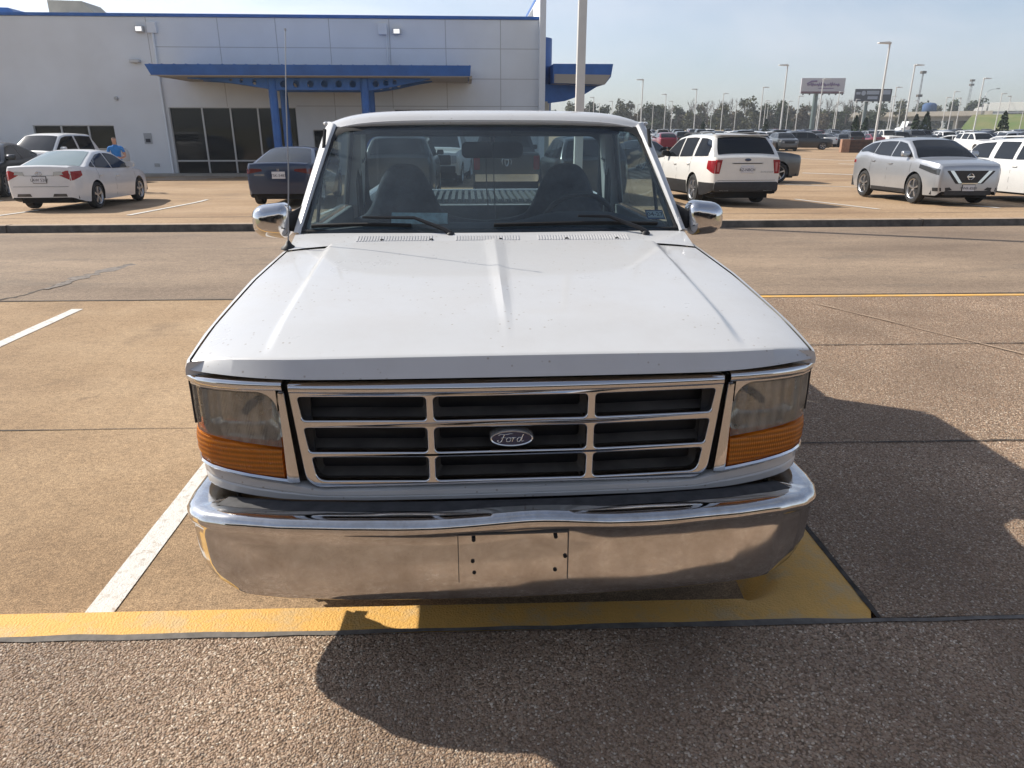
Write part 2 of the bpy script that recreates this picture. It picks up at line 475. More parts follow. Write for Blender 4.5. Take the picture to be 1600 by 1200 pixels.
# broken wet-dark patch at the near end of the truck's stall
# kerb: painted ring round the front of the stall with a rounded inner corner
def kerb_obj():
    mb = MB(); secs = []
    # sweep along the kerb from far left to the stall corner then back along the island; each station: front, top, inner edge, inner face
    for i in range(52):
        x = -9 + (SIDE0 - 0.16 + 9) * i / 51
        wob = random.uniform(-.003, .003)
        secs.append([(x, KF(x), TOP - 0.05), (x, KF(x) + 0.006, TOP + 0.002 + wob * .4), (x, KI(x) - 0.022, TOP + 0.004), (x, KI(x) - 0.004 + wob, TOP - 0.018), (x, KI(x) + 0.022, -0.02)])
    c = (SIDE0 - 0.16, KI(SIDE0) + 0.16); r = 0.16
    for k in range(1, 11):
        a = R(-90 + 9 * k)
        ci = lambda q: (c[0] + (r + q) * math.cos(a), c[1] + (r + q) * math.sin(a))
        # outer corner is square: project onto the outer rectangle
        t = k / 10
        ox, oy = (lerp(c[0], SIDE1, min(1, t * 1.9)), KF(lerp(c[0], SIDE1, min(1, t * 1.9)))) if t < 0.53 else (SIDE1 + sx(lerp(KF(1.3), c[1], (t - .53) / .47)), lerp(KF(SIDE1), c[1], (t - .53) / .47))
        p1, p2, p3 = ci(0.05), ci(0.012), ci(-0.10)
        secs.append([(ox, oy, TOP - 0.05), (ox - 0.002, oy + 0.004, TOP + 0.002), (*p1, TOP + 0.004), (*p2, TOP - 0.018), (*p3, -0.02)])
    for k in range(1, 40):
        y = c[1] + (IE(1.2) - c[1]) * k / 39
        xo, xi = SIDE1 + sx(y), SIDE0 + sx(y)
        secs.append([(xo, y, TOP - 0.05), (xo - 0.004, y, TOP + 0.002), (xi + 0.05, y, TOP + 0.002), (xi + 0.005, y, TOP - 0.03), (xi - 0.08, y, -0.02)])
    mb.loft(secs)
    o = mb.build('yellow_kerb', M_yellow, smooth=45); o['kind'] = 'structure'
    return o
ykerb = kerb_obj()
mb = MB(); secs = []
for i in range(31):
    x = SIDE0 - 0.2 + i * 0.30; y = IE(x)
    secs.append([(x, y - 0.10, TOP - 0.05), (x, y - 0.095, TOP + 0.004), (x, y - 0.02, TOP + 0.004), (x, y, TOP - 0.03), (x, y + 0.02, -0.03)])
mb.loft(secs); mb.build('end_kerb', M_yellow, smooth=45)['kind'] = 'structure'
# stall lines and pavement joints
def line(name, a, b, w, z, parent, m=M_white):
    n = max(2, int((Vector(b) - Vector(a)).length / 0.25)); pts = [(lerp(a[0], b[0], i / n), lerp(a[1], b[1], i / n)) for i in range(n + 1)]
    return strip(name, pts, w, z, m, parent, 0.03)
for (a, b) in (((-1.60, 2.2), (-1.88, 7.35)), ((-4.30, 2.1), (-4.53, 7.30)), ((-7.1, 2.0), (-7.33, 7.2)), ((-9.9, 1.9), (-10.13, 7.1))):
    line('stall_line', a, b, 0.115, 0.004, lot)
strip('joint', [(x, LR(x) - 0.0) for x in [-40 + i * 0.7 for i in range(115)]], 0.03, 0.005, M_joint, lot, 0.4)
strip('joint', [(x, 4.23 + 0.036 * x + random.uniform(-.004, .004)) for x in [-40 + i * 0.4 for i in range(103)]], 0.010, 0.004, M_crack, lot, 0.6)
def rz(p): 
    t = (p[1] - LR(p[0])) / (14.66 + .056 * p[0] - LR(p[0])); return -0.14 * t + 0.005
# wandering crack with a tar-dark sealed stretch on the left of the road
ck = [at_z(x, y, -0.05) for x, y in ((-60, 500), (-20, 480), (30, 470), (75, 455), (110, 440), (150, 428), (200, 414), (240, 404), (262, 396), (285, 385), (312, 376), (345, 367))]
pts = []
for a, b in zip(ck[:-1], ck[1:]):
    for k in range(6): pts.append((lerp(a.x, b.x, k / 6) + random.uniform(-.02, .02), lerp(a.y, b.y, k / 6) + random.uniform(-.03, .03)))
strip('crack', pts, 0.035, lambda p: max(rz(p), -0.14) if p[1] > LR(p[0]) else 0.006, M_crack, road, 0.7)
sl = [p for p in pts if -5.9 < p[0] < -4.6 or True][16:38]
strip('crack_seal', [(p[0] + 0.05, p[1] + 0.1) for p in sl], 0.16, lambda p: rz(p) + 0.004, mat('tar_seal', (0.15, 0.125, 0.105), 0.8, var=0.5, vscale=14), road, 0.8)
strip('joint', [(2 + 0.5 * i, 13.0 - 0.012 * i) for i in range(60)], 0.02, lambda p: rz(p) + 0.002, M_crack, road, 0.5)
# stall lines of the far lot
def fz(p): return far_z(p[1], p[0]) + 0.004
for (a, b) in (((-8.55, 16.3), (-8.85, 21.4)), ((-5.65 + 1.35, 16.4), (-4.6, 21.5)), ((-11.4, 16.1), (-11.7, 21.2)), ((-14.3, 16.0), (-14.6, 21.1)), ((8.25, 21.5), (8.85, 17.7)), ((11.6, 21.8), (11.95, 18.0)), ((9.6, 28.2), (15.5, 24.2)), ((19.5, 59), (24, 51)), ((20.5, 47), (24.5, 40)), ((14, 36), (19, 31.5))):
    n = 8; P = [(lerp(a[0], b[0], i / n), lerp(a[1], b[1], i / n)) for i in range(n + 1)]
    strip('stall_line', P, 0.12 if a[1] < 30 else 0.3, lambda p: fz(p) + 0.006, M_white, farlot, 0.05)
for (a, b) in (((-14.9, 32.0), (-11.5, 33.0)), ((-16.0, 31.0), (-12.0, 32.2)), ((-16.5, 29.8), (-12.8, 31.3))):
    strip('hatch_line', [(lerp(a[0], b[0], i / 4), lerp(a[1], b[1], i / 4)) for i in range(5)], 0.14, lambda p: fz(p) + 0.012, M_white, farlot)
for Yj, x0, x1 in ((16.2, -40, 40), (24, -40, 60), (30, 2, 60), (40, 2, 80), (52, 2, 90)):
    strip('joint', [(lerp(x0, x1, i / 40), Yj + FAR_S * lerp(x0, x1, i / 40)) for i in range(41)], 0.035, lambda p: far_z(p[1], p[0]) + 0.006, M_crack, farlot, 0.4)

# loose round pebbles set in the walk (uncountable)
def pebbles(name, poly, density, seed):
    mb = MB(); mb.ngon([(p[0], p[1], TOP - 0.0005) for p in poly])
    ob = mb.build(name, M_agg); tag(ob, kind='stuff')
    m = bpy.data.materials.new('pebble_stone'); m.use_nodes = True
    t = m.node_tree; p = t.nodes['Principled BSDF']; p.inputs['Roughness'].default_value = 0.62
    oi = t.nodes.new('ShaderNodeObjectInfo'); r = t.nodes.new('ShaderNodeValToRGB')
    while len(r.color_ramp.elements) < len(PEB): r.color_ramp.elements.new(0.5)
    for k, (pp, cc) in enumerate(PEB): r.color_ramp.elements[k].position = pp; r.color_ramp.elements[k].color = (*cc, 1)
    t.links.new(oi.outputs['Random'], r.inputs['Fac'])
    tcn = t.nodes.new('ShaderNodeTexCoord'); gm = t.nodes.new('ShaderNodeNewGeometry')
    n = t.nodes.new('ShaderNodeTexNoise'); n.inputs['Scale'].default_value = 1.4; n.inputs['Detail'].default_value = 2
    t.links.new(gm.outputs['Position'], n.inputs['Vector'])
    r2 = t.nodes.new('ShaderNodeValToRGB'); r2.color_ramp.elements[0].position = .3; r2.color_ramp.elements[1].position = .7
    r2.color_ramp.elements[0].color = (.55, .53, .52, 1); r2.color_ramp.elements[1].color = (1.15, 1.14, 1.12, 1)
    t.links.new(n.outputs['Fac'], r2.inputs['Fac'])
    mxx = t.nodes.new('ShaderNodeMix'); mxx.data_type = 'RGBA'; mxx.blend_type = 'MULTIPLY'; mxx.inputs[0].default_value = 1
    t.links.new(r.outputs['Color'], mxx.inputs[6]); t.links.new(r2.outputs['Color'], mxx.inputs[7]); t.links.new(mxx.outputs[2], p.inputs['Base Color'])
    g = bpy.data.node_groups.new(name, 'GeometryNodeTree')
    g.interface.new_socket('Geometry', in_out='INPUT', socket_type='NodeSocketGeometry')
    g.interface.new_socket('Geometry', in_out='OUTPUT', socket_type='NodeSocketGeometry')
    N = g.nodes.new; LK = g.links.new
    gi, go = N('NodeGroupInput'), N('NodeGroupOutput')
    d = N('GeometryNodeDistributePointsOnFaces'); d.inputs['Density'].default_value = density; d.inputs['Seed'].default_value = seed
    ico = N('GeometryNodeMeshIcoSphere'); ico.inputs['Radius'].default_value = 0.0049; ico.inputs['Subdivisions'].default_value = 1
    ss = N('GeometryNodeSetShadeSmooth'); sm = N('GeometryNodeSetMaterial'); sm.inputs['Material'].default_value = m
    LK(ico.outputs['Mesh'], ss.inputs['Geometry']); LK(ss.outputs['Geometry'], sm.inputs['Geometry'])
    rs = N('FunctionNodeRandomValue'); rs.data_type = 'FLOAT_VECTOR'; rs.inputs[0].default_value = (0.7, 0.6, 0.40); rs.inputs[1].default_value = (1.55, 1.1, 0.72)
    rr = N('FunctionNodeRandomValue'); rr.data_type = 'FLOAT_VECTOR'; rr.inputs[0].default_value = (-0.25, -0.25, 0); rr.inputs[1].default_value = (0.25, 0.25, 6.28)
    rs.inputs['Seed'].default_value = seed + 1; rr.inputs['Seed'].default_value = seed + 2
    ip = N('GeometryNodeInstanceOnPoints'); jn = N('GeometryNodeJoinGeometry')
    LK(gi.outputs[0], d.inputs['Mesh']); LK(d.outputs['Points'], ip.inputs['Points']); LK(sm.outputs['Geometry'], ip.inputs['Instance'])
    LK(rr.outputs[0], ip.inputs['Rotation']); LK(rs.outputs[0], ip.inputs['Scale'])
    LK(ip.outputs['Instances'], jn.inputs[0]); LK(gi.outputs[0], jn.inputs[0]); LK(jn.outputs[0], go.inputs[0])
    md = ob.modifiers.new('scatter', 'NODES'); md.node_group = g
    return ob
pebbles('pebble_surface', [(-2.6, 1.15), (2.6, 1.15), (2.6, KF(2.6) - 0.02), (1.3, KF(1.3) - 0.02), (-2.6, KF(-2.6) - 0.02)], 16500, 3)
pebbles('pebble_surface', [(SIDE1 + 0.02, 2.16), (3.4, 2.24), (3.9, 3.70), (SIDE1 - 0.04, 3.62)], 12500, 5)
pebbles('pebble_surface', [(SIDE1 - 0.03, 3.64), (3.9, 3.73), (5.6, IE(5.6) - 0.12), (SIDE1 + 0.3, IE(1.2) - 0.12)], 6000, 8)

# ================================================================== the pickup truck
def paint_mat(name, col, rough=0.34, dirt=(0.33, 0.29, 0.25), dirt_amt=0.20, coat=0.5):
    m = mat(name, col, rough, coat=coat, coat_rough=0.05)
    t = m.node_tree; p = t.nodes['Principled BSDF']; c = t.nodes.new('ShaderNodeTexCoord')
    n = t.nodes.new('ShaderNodeTexNoise'); n.inputs['Scale'].default_value = 2.6; n.inputs['Detail'].default_value = 5; n.inputs['Roughness'].default_value = 0.68
    t.links.new(c.outputs['Object'], n.inputs['Vector'])
    mr = t.nodes.new('ShaderNodeMapRange'); mr.inputs['From Min'].default_value = 0.42; mr.inputs['From Max'].default_value = 0.75; mr.inputs['To Max'].default_value = dirt_amt
    t.links.new(n.outputs['Fac'], mr.inputs['Value'])
    # small bird-lime and grime specks
    v = t.nodes.new('ShaderNodeTexVoronoi'); v.inputs['Scale'].default_value = 34
    t.links.new(c.outputs['Object'], v.inputs['Vector'])
    sp = t.nodes.new('ShaderNodeMapRange'); sp.inputs['From Min'].default_value = 0.15; sp.inputs['From Max'].default_value = 0.09; sp.inputs['To Max'].default_value = 0.8
    t.links.new(v.outputs['Distance'], sp.inputs['Value'])
    n3 = t.nodes.new('ShaderNodeTexNoise'); n3.inputs['Scale'].default_value = 3.3; n3.inputs['Detail'].default_value = 3
    t.links.new(c.outputs['Object'], n3.inputs['Vector'])
    gt = t.nodes.new('ShaderNodeMath'); gt.operation = 'GREATER_THAN'; gt.inputs[1].default_value = 0.50
    t.links.new(n3.outputs['Fac'], gt.inputs[0])
    ml = t.nodes.new('ShaderNodeMath'); ml.operation = 'MULTIPLY'
    t.links.new(sp.outputs['Result'], ml.inputs[0]); t.links.new(gt.outputs[0], ml.inputs[1])
    mxm = t.nodes.new('ShaderNodeMath'); mxm.operation = 'MAXIMUM'
    t.links.new(mr.outputs['Result'], mxm.inputs[0]); t.links.new(ml.outputs[0], mxm.inputs[1])
    q = t.nodes.new('ShaderNodeMix'); q.data_type = 'RGBA'; q.inputs[6].default_value = (*col, 1); q.inputs[7].default_value = (*dirt, 1)
    t.links.new(mxm.outputs[0], q.inputs[0]); t.links.new(q.outputs[2], p.inputs['Base Color'])
    r2 = t.nodes.new('ShaderNodeMapRange'); r2.inputs['From Min'].default_value = 0.3; r2.inputs['From Max'].default_value = 0.7
    r2.inputs['To Min'].default_value = rough - 0.1; r2.inputs['To Max'].default_value = rough + 0.16
    t.links.new(n.outputs['Fac'], r2.inputs['Value']); t.links.new(r2.outputs['Result'], p.inputs['Roughness'])
    return m
M_tpaint = paint_mat('weathered_white_paint', (0.57, 0.575, 0.58))
M_chrome = mat('chrome', (0.66, 0.66, 0.67), 0.09, 1.0, rvar=0.06, vscale=9)
def bumper_mat():
    m = mat('dirty_chrome', (0.66, 0.65, 0.64), 0.2, 1.0)
    t = m.node_tree; p = t.nodes['Principled BSDF']; c = t.nodes.new('ShaderNodeTexCoord')
    n = t.nodes.new('ShaderNodeTexNoise'); n.inputs['Scale'].default_value = 9; n.inputs['Detail'].default_value = 8; n.inputs['Roughness'].default_value = 0.8; n.inputs['Distortion'].default_value = 0.25
    t.links.new(c.outputs['Object'], n.inputs['Vector'])
    r = t.nodes.new('ShaderNodeValToRGB'); e = r.color_ramp.elements
    e[0].position, e[1].position = 0.36, 0.66; e[0].color = (0.72, 0.715, 0.71, 1); e[1].color = (0.54, 0.515, 0.49, 1)
    t.links.new(n.outputs['Fac'], r.inputs['Fac']); t.links.new(r.outputs['Color'], p.inputs['Base Color'])
    sx_ = t.nodes.new('ShaderNodeSeparateXYZ'); t.links.new(c.outputs['Object'], sx_.inputs[0])
    # road film on the upright face, cleaner polished ridge
    zr = t.nodes.new('ShaderNodeMapRange'); zr.inputs['From Min'].default_value = 0.655; zr.inputs['From Max'].default_value = 0.62; zr.inputs['To Min'].default_value = 0.0; zr.inputs['To Max'].default_value = 0.03
    t.links.new(sx_.outputs['Z'], zr.inputs['Value'])
    mr = t.nodes.new('ShaderNodeMapRange'); mr.inputs['From Min'].default_value = 0.32; mr.inputs['From Max'].default_value = 0.7; mr.inputs['To Min'].default_value = 0.03; mr.inputs['To Max'].default_value = 0.15
    t.links.new(n.outputs['Fac'], mr.inputs['Value'])
    ad = t.nodes.new('ShaderNodeMath'); ad.operation = 'ADD'
    t.links.new(zr.outputs['Result'], ad.inputs[0]); t.links.new(mr.outputs['Result'], ad.inputs[1]); t.links.new(ad.outputs[0], p.inputs['Roughness'])
    b_ = t.nodes.new('ShaderNodeBump'); b_.inputs['Strength'].default_value = 0.06; b_.inputs['Distance'].default_value = 0.004
    n2 = t.nodes.new('ShaderNodeTexNoise'); n2.inputs['Scale'].default_value = 9; n2.inputs['Detail'].default_value = 3
    t.links.new(c.outputs['Object'], n2.inputs['Vector']); t.links.new(n2.outputs['Fac'], b_.inputs['Height']); t.links.new(b_.outputs['Normal'], p.inputs['Normal'])
    return m
M_bump = bumper_mat()
M_blackpl = mat('black_plastic', (0.018, 0.018, 0.02), 0.55, var=0.3, vscale=12)
M_rubber = mat('black_rubber', (0.014, 0.014, 0.015), 0.7)
M_radiator = mat('dusty_black_grille', (0.045, 0.043, 0.042), 0.5, col2=(0.15, 0.135, 0.12), vscale=4)
M_tyre = mat('tyre_rubber', (0.022, 0.022, 0.023), 0.85, var=0.3, vscale=14)
M_alloy = mat('alloy_rim', (0.55, 0.56, 0.58), 0.28, 0.9)
M_steel = mat('steel_rim', (0.35, 0.35, 0.36), 0.4, 0.9)
M_dark = mat('dark_underside', (0.012, 0.012, 0.013), 0.9)
M_trim = mat('interior_grey', (0.055, 0.066, 0.080), 0.8, var=0.2, vscale=10)
M_seat = mat('seat_fabric', (0.038, 0.044, 0.058), 0.95, var=0.25, vscale=30, bump=0.3, bscale=200)
M_trimlt = mat('interior_light_trim', (0.16, 0.17, 0.17), 0.7)
M_wglass = glass_mat('windscreen_glass', (0.70, 0.82, 0.84), 0.01, 0.062, (0.40, 0.50, 0.58))
M_cglass = glass_mat('cab_glass', (0.60, 0.70, 0.72), 0.02, 0.03)
def lens_mat(name, col, ribs, transp, rough=0.12):
    m = bpy.data.materials.new(name); m.use_nodes = True
    t = m.node_tree; p = t.nodes['Principled BSDF']; out = t.nodes['Material Output']
    p.inputs['Base Color'].default_value = (*col, 1); p.inputs['Roughness'].default_value = rough; p.inputs['Coat Weight'].default_value = 0.4
    c = t.nodes.new('ShaderNodeTexCoord'); w = t.nodes.new('ShaderNodeTexWave'); w.bands_direction = 'X'; w.inputs['Scale'].default_value = ribs; w.inputs['Distortion'].default_value = 0.3
    t.links.new(c.outputs['Object'], w.inputs['Vector'])
    b_ = t.nodes.new('ShaderNodeBump'); b_.inputs['Strength'].default_value = 0.55; b_.inputs['Distance'].default_value = 0.003
    t.links.new(w.outputs['Fac'], b_.inputs['Height']); t.links.new(b_.outputs['Normal'], p.inputs['Normal'])
    tr = t.nodes.new('ShaderNodeBsdfTransparent'); tr.inputs['Color'].default_value = (*[min(1, k * 1.6 + .1) for k in col], 1)
    n = t.nodes.new('ShaderNodeTexNoise'); n.inputs['Scale'].default_value = 14; n.inputs['Detail'].default_value = 6
    t.links.new(c.outputs['Object'], n.inputs['Vector'])
    mr = t.nodes.new('ShaderNodeMapRange'); mr.inputs['From Min'].default_value = .3; mr.inputs['From Max'].default_value = .7; mr.inputs['To Min'].default_value = 1 - transp - .15; mr.inputs['To Max'].default_value = 1 - transp + .15
    t.links.new(n.outputs['Fac'], mr.inputs['Value'])
    ms = t.nodes.new('ShaderNodeMixShader'); t.links.new(mr.outputs['Result'], ms.inputs[0]); t.links.new(tr.outputs[0], ms.inputs[1]); t.links.new(p.outputs[0], ms.inputs[2])
    t.links.new(ms.outputs[0], out.inputs['Surface'])
    return m
M_lens = lens_mat('headlamp_lens', (0.46, 0.44, 0.39), 60, 0.52, 0.08)
M_reflector = mat('headlamp_reflector', (0.66, 0.66, 0.65), 0.16, 0.95, var=0.25, vscale=14)
def amber_mat(name, col):
    m = mat(name, col, 0.22, coat=0.5)
    t = m.node_tree; p = t.nodes['Principled BSDF']; out = t.nodes['Material Output']
    tl = t.nodes.new('ShaderNodeBsdfTranslucent'); tl.inputs['Color'].default_value = (*[min(1, k * 1.5) for k in col], 1)
    c = t.nodes.new('ShaderNodeTexCoord'); w = t.nodes.new('ShaderNodeTexWave'); w.bands_direction = 'Z'; w.inputs['Scale'].default_value = 20
    t.links.new(c.outputs['Object'], w.inputs['Vector'])
    w2 = t.nodes.new('ShaderNodeTexWave'); w2.bands_direction = 'X'; w2.inputs['Scale'].default_value = 42
    t.links.new(c.outputs['Object'], w2.inputs['Vector'])
    ad = t.nodes.new('ShaderNodeMath'); ad.operation = 'ADD'; t.links.new(w.outputs['Fac'], ad.inputs[0]); t.links.new(w2.outputs['Fac'], ad.inputs[1])
    b_ = t.nodes.new('ShaderNodeBump'); b_.inputs['Strength'].default_value = 0.5; b_.inputs['Distance'].default_value = 0.003
    t.links.new(ad.outputs[0], b_.inputs['Height']); t.links.new(b_.outputs['Normal'], p.inputs['Normal'])
    rb = t.nodes.new('ShaderNodeValToRGB'); rb.color_ramp.elements[0].color = (*[k * .5 for k in col], 1); rb.color_ramp.elements[1].color = (*[min(1, k * 1.15) for k in col], 1)
    t.links.new(w.outputs['Fac'], rb.inputs['Fac']); t.links.new(rb.outputs['Color'], p.inputs['Base Color'])
    ms = t.nodes.new('ShaderNodeMixShader'); ms.inputs[0].default_value = 0.45
    t.links.new(p.outputs[0], ms.inputs[1]); t.links.new(tl.outputs[0], ms.inputs[2]); t.links.new(ms.outputs[0], out.inputs['Surface'])
    return m
M_amber = amber_mat('amber_lens', (0.74, 0.27, 0.015))
M_red = amber_mat('red_lens', (0.42, 0.012, 0.02))
M_blueoval = mat('badge_blue', (0.012, 0.022, 0.075), 0.25, coat=0.6)
M_badge = mat('badge_silver', (0.8, 0.8, 0.8), 0.2, 0.8)
M_teal = mat('paper_pale_teal', (0.55, 0.72, 0.72), 0.8, var=0.3, vscale=22)
M_ink = mat('ink', (0.02, 0.025, 0.04), 0.6)

truck = empty('pickup_truck', (-0.005, 2.0, 0), R(3.5), 'weathered white pickup truck with chrome bumper and grille, nosed up to the yellow kerb', 'pickup truck')
def T(mb, name, m, par=truck, **k): return mb.build(name, m, par, **k)
def mir(path): return [(-x, y) for x, y in reversed(path)]

# ---- hood
HE = 1.205
def hx(y): return float(np.interp(y, [0.0, 0.10, 0.35, 0.8, HE], [0.955, 0.953, 0.955, 0.935, 0.893]))
def hyf(x): return 0.028 + 0.085 * (max(0, abs(x) - 0.55) / 0.4) ** 2
def hz(x, y):
    e = hx(y); a = abs(x); yf = hyf(x); v = max(0, min(1, (y - yf) / (HE - yf)))
    z = 1.148 + 0.145 * v ** 0.86
    z += 0.019 * (1 - sstep(0.705, 0.738, a)) * sstep(0.0, 0.22, v)
    z += 0.0075 * max(0, 1 - a / (0.016 + 0.034 * v)) * sstep(0.06, 0.4, v)
    z -= 0.022 * (a / e) ** 8 * (1 - .6 * v) + 0.004 * (a / e) ** 2
    return z
mb = MB()
us = sorted(set([-1, -.992, -.975, -.95, -.9, -.86] + [u / 40 for u in range(-34, 35)] + [-.045, -.03, -.02, -.012, -.006, .006, .012, .02, .03, .045] + [q * w_ for q in (-1, 1) for w_ in (.733, .738, .744, .750, .756, .762, .768, .775, .782, .79)] + [.86, .9, .95, .975, .992, 1]))
def hood_pt(u, v):
    if v < 0:      # front lip rows
        x = u * hx(0.05); yf = hyf(x)
        return {-3: (x, yf + 0.02, 1.083 + 0.012 * abs(u) ** 3), -2: (x, yf - 0.028, 1.088 + 0.012 * abs(u) ** 3), -1: (x, yf - 0.001, hz(x, yf) - 0.002)}[v]
    x0 = u * hx(0.05); y = lerp(hyf(x0), HE - 0.02 * u * u - 0.02 * abs(u) ** 6, v); x = u * hx(y)
    return (x, y, hz(x, y))
mb.grid(hood_pt, us, [-3, -2, -1] + [0.004, 0.012, 0.03, 0.06] + [i / 26 for i in range(3, 27)])
hood = T(mb, 'hood', M_tpaint, smooth=24)
# dark engine gap under the hood edge
mb = MB(); mb.box(-0.93, 0.93, 0.33, 1.2, 0.95, 1.07); mb.box(-0.64, 0.64, 0.135, 0.34, 0.90, 1.07); T(mb, 'engine_bay', M_dark)

# ---- fenders
AXF, AXR, WR = 0.90, 4.22, 0.375
def arch(y, yc, base, r=0.455):
    d = abs(y - yc); return max(base, 0.36 + math.sqrt(r * r - d * d)) if d < r else base
for s in (-1, 1):
    mb = MB(); secs = []
    ys = [0.086, 0.115, 0.14, 0.2, 0.274, 0.2755, 0.3, 0.4] + [AXF - 0.455 + 0.91 * i / 20 for i in range(21)] + [1.36, 1.42, 1.455]
    for y in sorted(ys):
        e = hx(min(y, HE)) + 0.006; zt = hz(e - 0.006, max(0.12, min(y, HE))) + 0.002 + 0.03 * sstep(HE, 1.46, y)
        full = float(np.interp(y, [0.1, 0.2, 0.45, 1.1, 1.46], [0.975, 0.992, 1.0, 0.998, 0.985]))
        top_out = float(np.interp(y, [0.1, 0.3, 0.8, 1.24, 1.46], [0.975, 0.983, 0.968, 0.925, 0.915]))
        zl = arch(y, AXF, 0.735 if y < AXF else 0.44) if y > .275 else 1.084
        zz = [zt, zt - 0.004, zt - 0.022, zt - 0.06, zt - 0.13, 0.98, 0.90, 0.84, 0.70, 0.60, 0.5, 0.44]
        xx = [e, lerp(e, top_out, .55), top_out, lerp(top_out, full, .4), lerp(top_out, full, .8), full, full, full - 0.012, full - 0.012, full - .02, full - .03, full - .04]
        secs.append([(s * (a - (.010 if y < .1 else 0)), y, max(b, zl)) for a, b in zip(xx, zz)])
    mb.loft(secs); mb.loft([secs[0][:6], [(p[0] * .93, p[1] + .012, p[2]) for p in secs[0][:6]]]); T(mb, 'fender', M_tpaint, smooth=35)
    mb = MB(); mb.box(min(s * .55, s * .93), max(s * .55, s * .93), AXF - .47, AXF + .47, 0.30, 0.86)
    # liner open towards the wheel: only inner and upper faces
    mb2 = MB(); x0, x1 = s * 0.60, s * 0.965
    pr = [(AXF + 0.48 * math.cos(R(a)), 0.36 + 0.48 * math.sin(R(a))) for a in range(-15, 136, 15)]
    mb2.loft([[(x0, y, z) for y, z in pr], [(x1, y, z) for y, z in pr]]); mb2.ngon([(x0, y, z) for y, z in pr])
    T(mb2, 'wheel_liner', M_dark)

# ---- grille
rows = [(0.957, 1.030), (0.853, 0.931), (0.757, 0.834)]
outx = [0.628, 0.617, 0.601]
holes = []
for k, (z0, z1) in enumerate(rows):
    rb = 0.03 if k == 2 else 0.012
    holes.append(round_poly([(-outx[k] + 0.007, z0), (-0.251, z0), (-0.251, z1), (-outx[k] - 0.003, z1)], [rb, .013, .013, .013]))
    holes.append(rrect(-0.229, 0.233, z0, z1, 0.013))
    holes.append(round_poly([(0.257, z0), (outx[k] - 0.007, z0), (outx[k] + 0.003, z1), (0.257, z1)], [.013, rb, .013, .013]))
outer = round_poly([(-0.628, 0.730), (0.628, 0.730), (0.659, 1.074), (-0.659, 1.074)], [0.055, 0.055, 0.012, 0.012], 7)
def gbend(x): return 0.028 * (x / 0.65) ** 2
gm = plate2d(outer, holes, 0.030, 0.006, lambda c: (c.x, 0.012 + gbend(c.x) - c.z, c.y))
grille = T(gm, 'grille', M_chrome, smooth=40)
# rounded header bar proud of the frame
mb = MB(); path = [(-0.652 + 1.304 * i / 24, gbend(-0.652 + 1.304 * i / 24)) for i in range(25)]
mb.ribbon(path, [(0.0, 1.040), (0.008, 1.043), (0.014, 1.052), (0.012, 1.064), (0.004, 1.0725), (-0.012, 1.0735)], closed=False)
T(mb, 'header_bar', M_chrome, grille, smooth=60)
for k, (z0, z1) in enumerate(rows):     # tapered dark funnels behind the nine openings
    for (x0, x1) in ((-outx[k], -0.251), (-0.229, 0.233), (0.257, outx[k])):
        mb = MB(); a = rrect(x0 - .004, x1 + .004, z0 - .004, z1 + .004, 0.013, 3); b = rrect(x0 + .012, x1 - .012, z0 + .010, z1 - .006, 0.010, 3)
        ya, yb = [0.022 + gbend(p[0]) for p in a], [0.075 + gbend(p[0]) for p in b]
        mb.loft([[(p[0], q, p[1]) for p, q in zip(a, ya)], [(p[0], q, p[1]) for p, q in zip(b, yb)]], closed=True)
        T(mb, 'grille_funnel', M_radiator, grille, smooth=40)
mb = MB(); mb.box(-0.64, 0.64, 0.105, 0.13, 0.74, 1.06)
T(mb, 'radiator', M_blackpl)
# oval badge: raised rim, blue field, script
bx_, bz_ = 0.004, 0.8935
ov = lambda a, b, y, n=40: [(bx_ + a * math.cos(2 * math.pi * i / n), y, bz_ + b * math.sin(2 * math.pi * i / n)) for i in range(n)]
mb = MB(); mb.loft([ov(.0665, .0262, .030), ov(.0665, .0262, -.008), ov(.064, .0245, -.011), ov(.0605, .0212, -.009)], closed=True)
badge = T(mb, 'badge', M_badge, grille, smooth=40)
mb = MB(); mb.ngon(ov(.0612, .0218, -.0075)); T(mb, 'badge_field', M_blueoval, badge)
def stroke(mb, pts, w):
    P = [Vector((p[0], p[1])) for p in pts]; Q = []
    for i in range(len(P) - 1):      # Catmull-Rom
        p0, p1, p2, p3 = P[max(0, i - 1)], P[i], P[i + 1], P[min(len(P) - 1, i + 2)]
        for k in range(5):
            t = k / 5; Q.append(0.5 * ((2 * p1) + (p2 - p0) * t + (2 * p0 - 5 * p1 + 4 * p2 - p3) * t * t + (3 * p1 - p0 - 3 * p2 + p3) * t ** 3))
    Q.append(P[-1])
    mb.tube([(bx_ + q.x, -0.0085, bz_ + q.y) for q in Q], w, 6)
mb = MB()
stroke(mb, [(-.040, .010), (-.034, .014), (-.022, .013), (-.010, .014), (-.004, .0165), (.002, .015)], .0012)       # top bar of F
stroke(mb, [(-.022, .013), (-.026, .004), (-.031, -.008), (-.038, -.0125), (-.043, -.009), (-.041, -.005)], .0014)      # stem of F
stroke(mb, [(-.033, .002), (-.024, .003), (-.016, .002)], .001)
stroke(mb, [(-.006, .003), (-.012, .002), (-.017, -.005), (-.014, -.0105), (-.007, -.010), (-.003, -.004), (-.004, .001), (-.008, .002), (.002, .0015)], .0012)
stroke(mb, [(.002, .0015), (.005, .0035), (.003, -.004), (.001, -.0105)], .0012)
stroke(mb, [(.003, -.004), (.009, .003), (.013, .002)], .0011)
stroke(mb, [(.028, .002), (.022, .0025), (.016, -.004), (.018, -.0105), (.024, -.0095), (.029, -.001), (.036, .014)], .0013)
stroke(mb, [(.034, .010), (.030, -.004), (.030, -.010), (.036, -.008)], .0012)
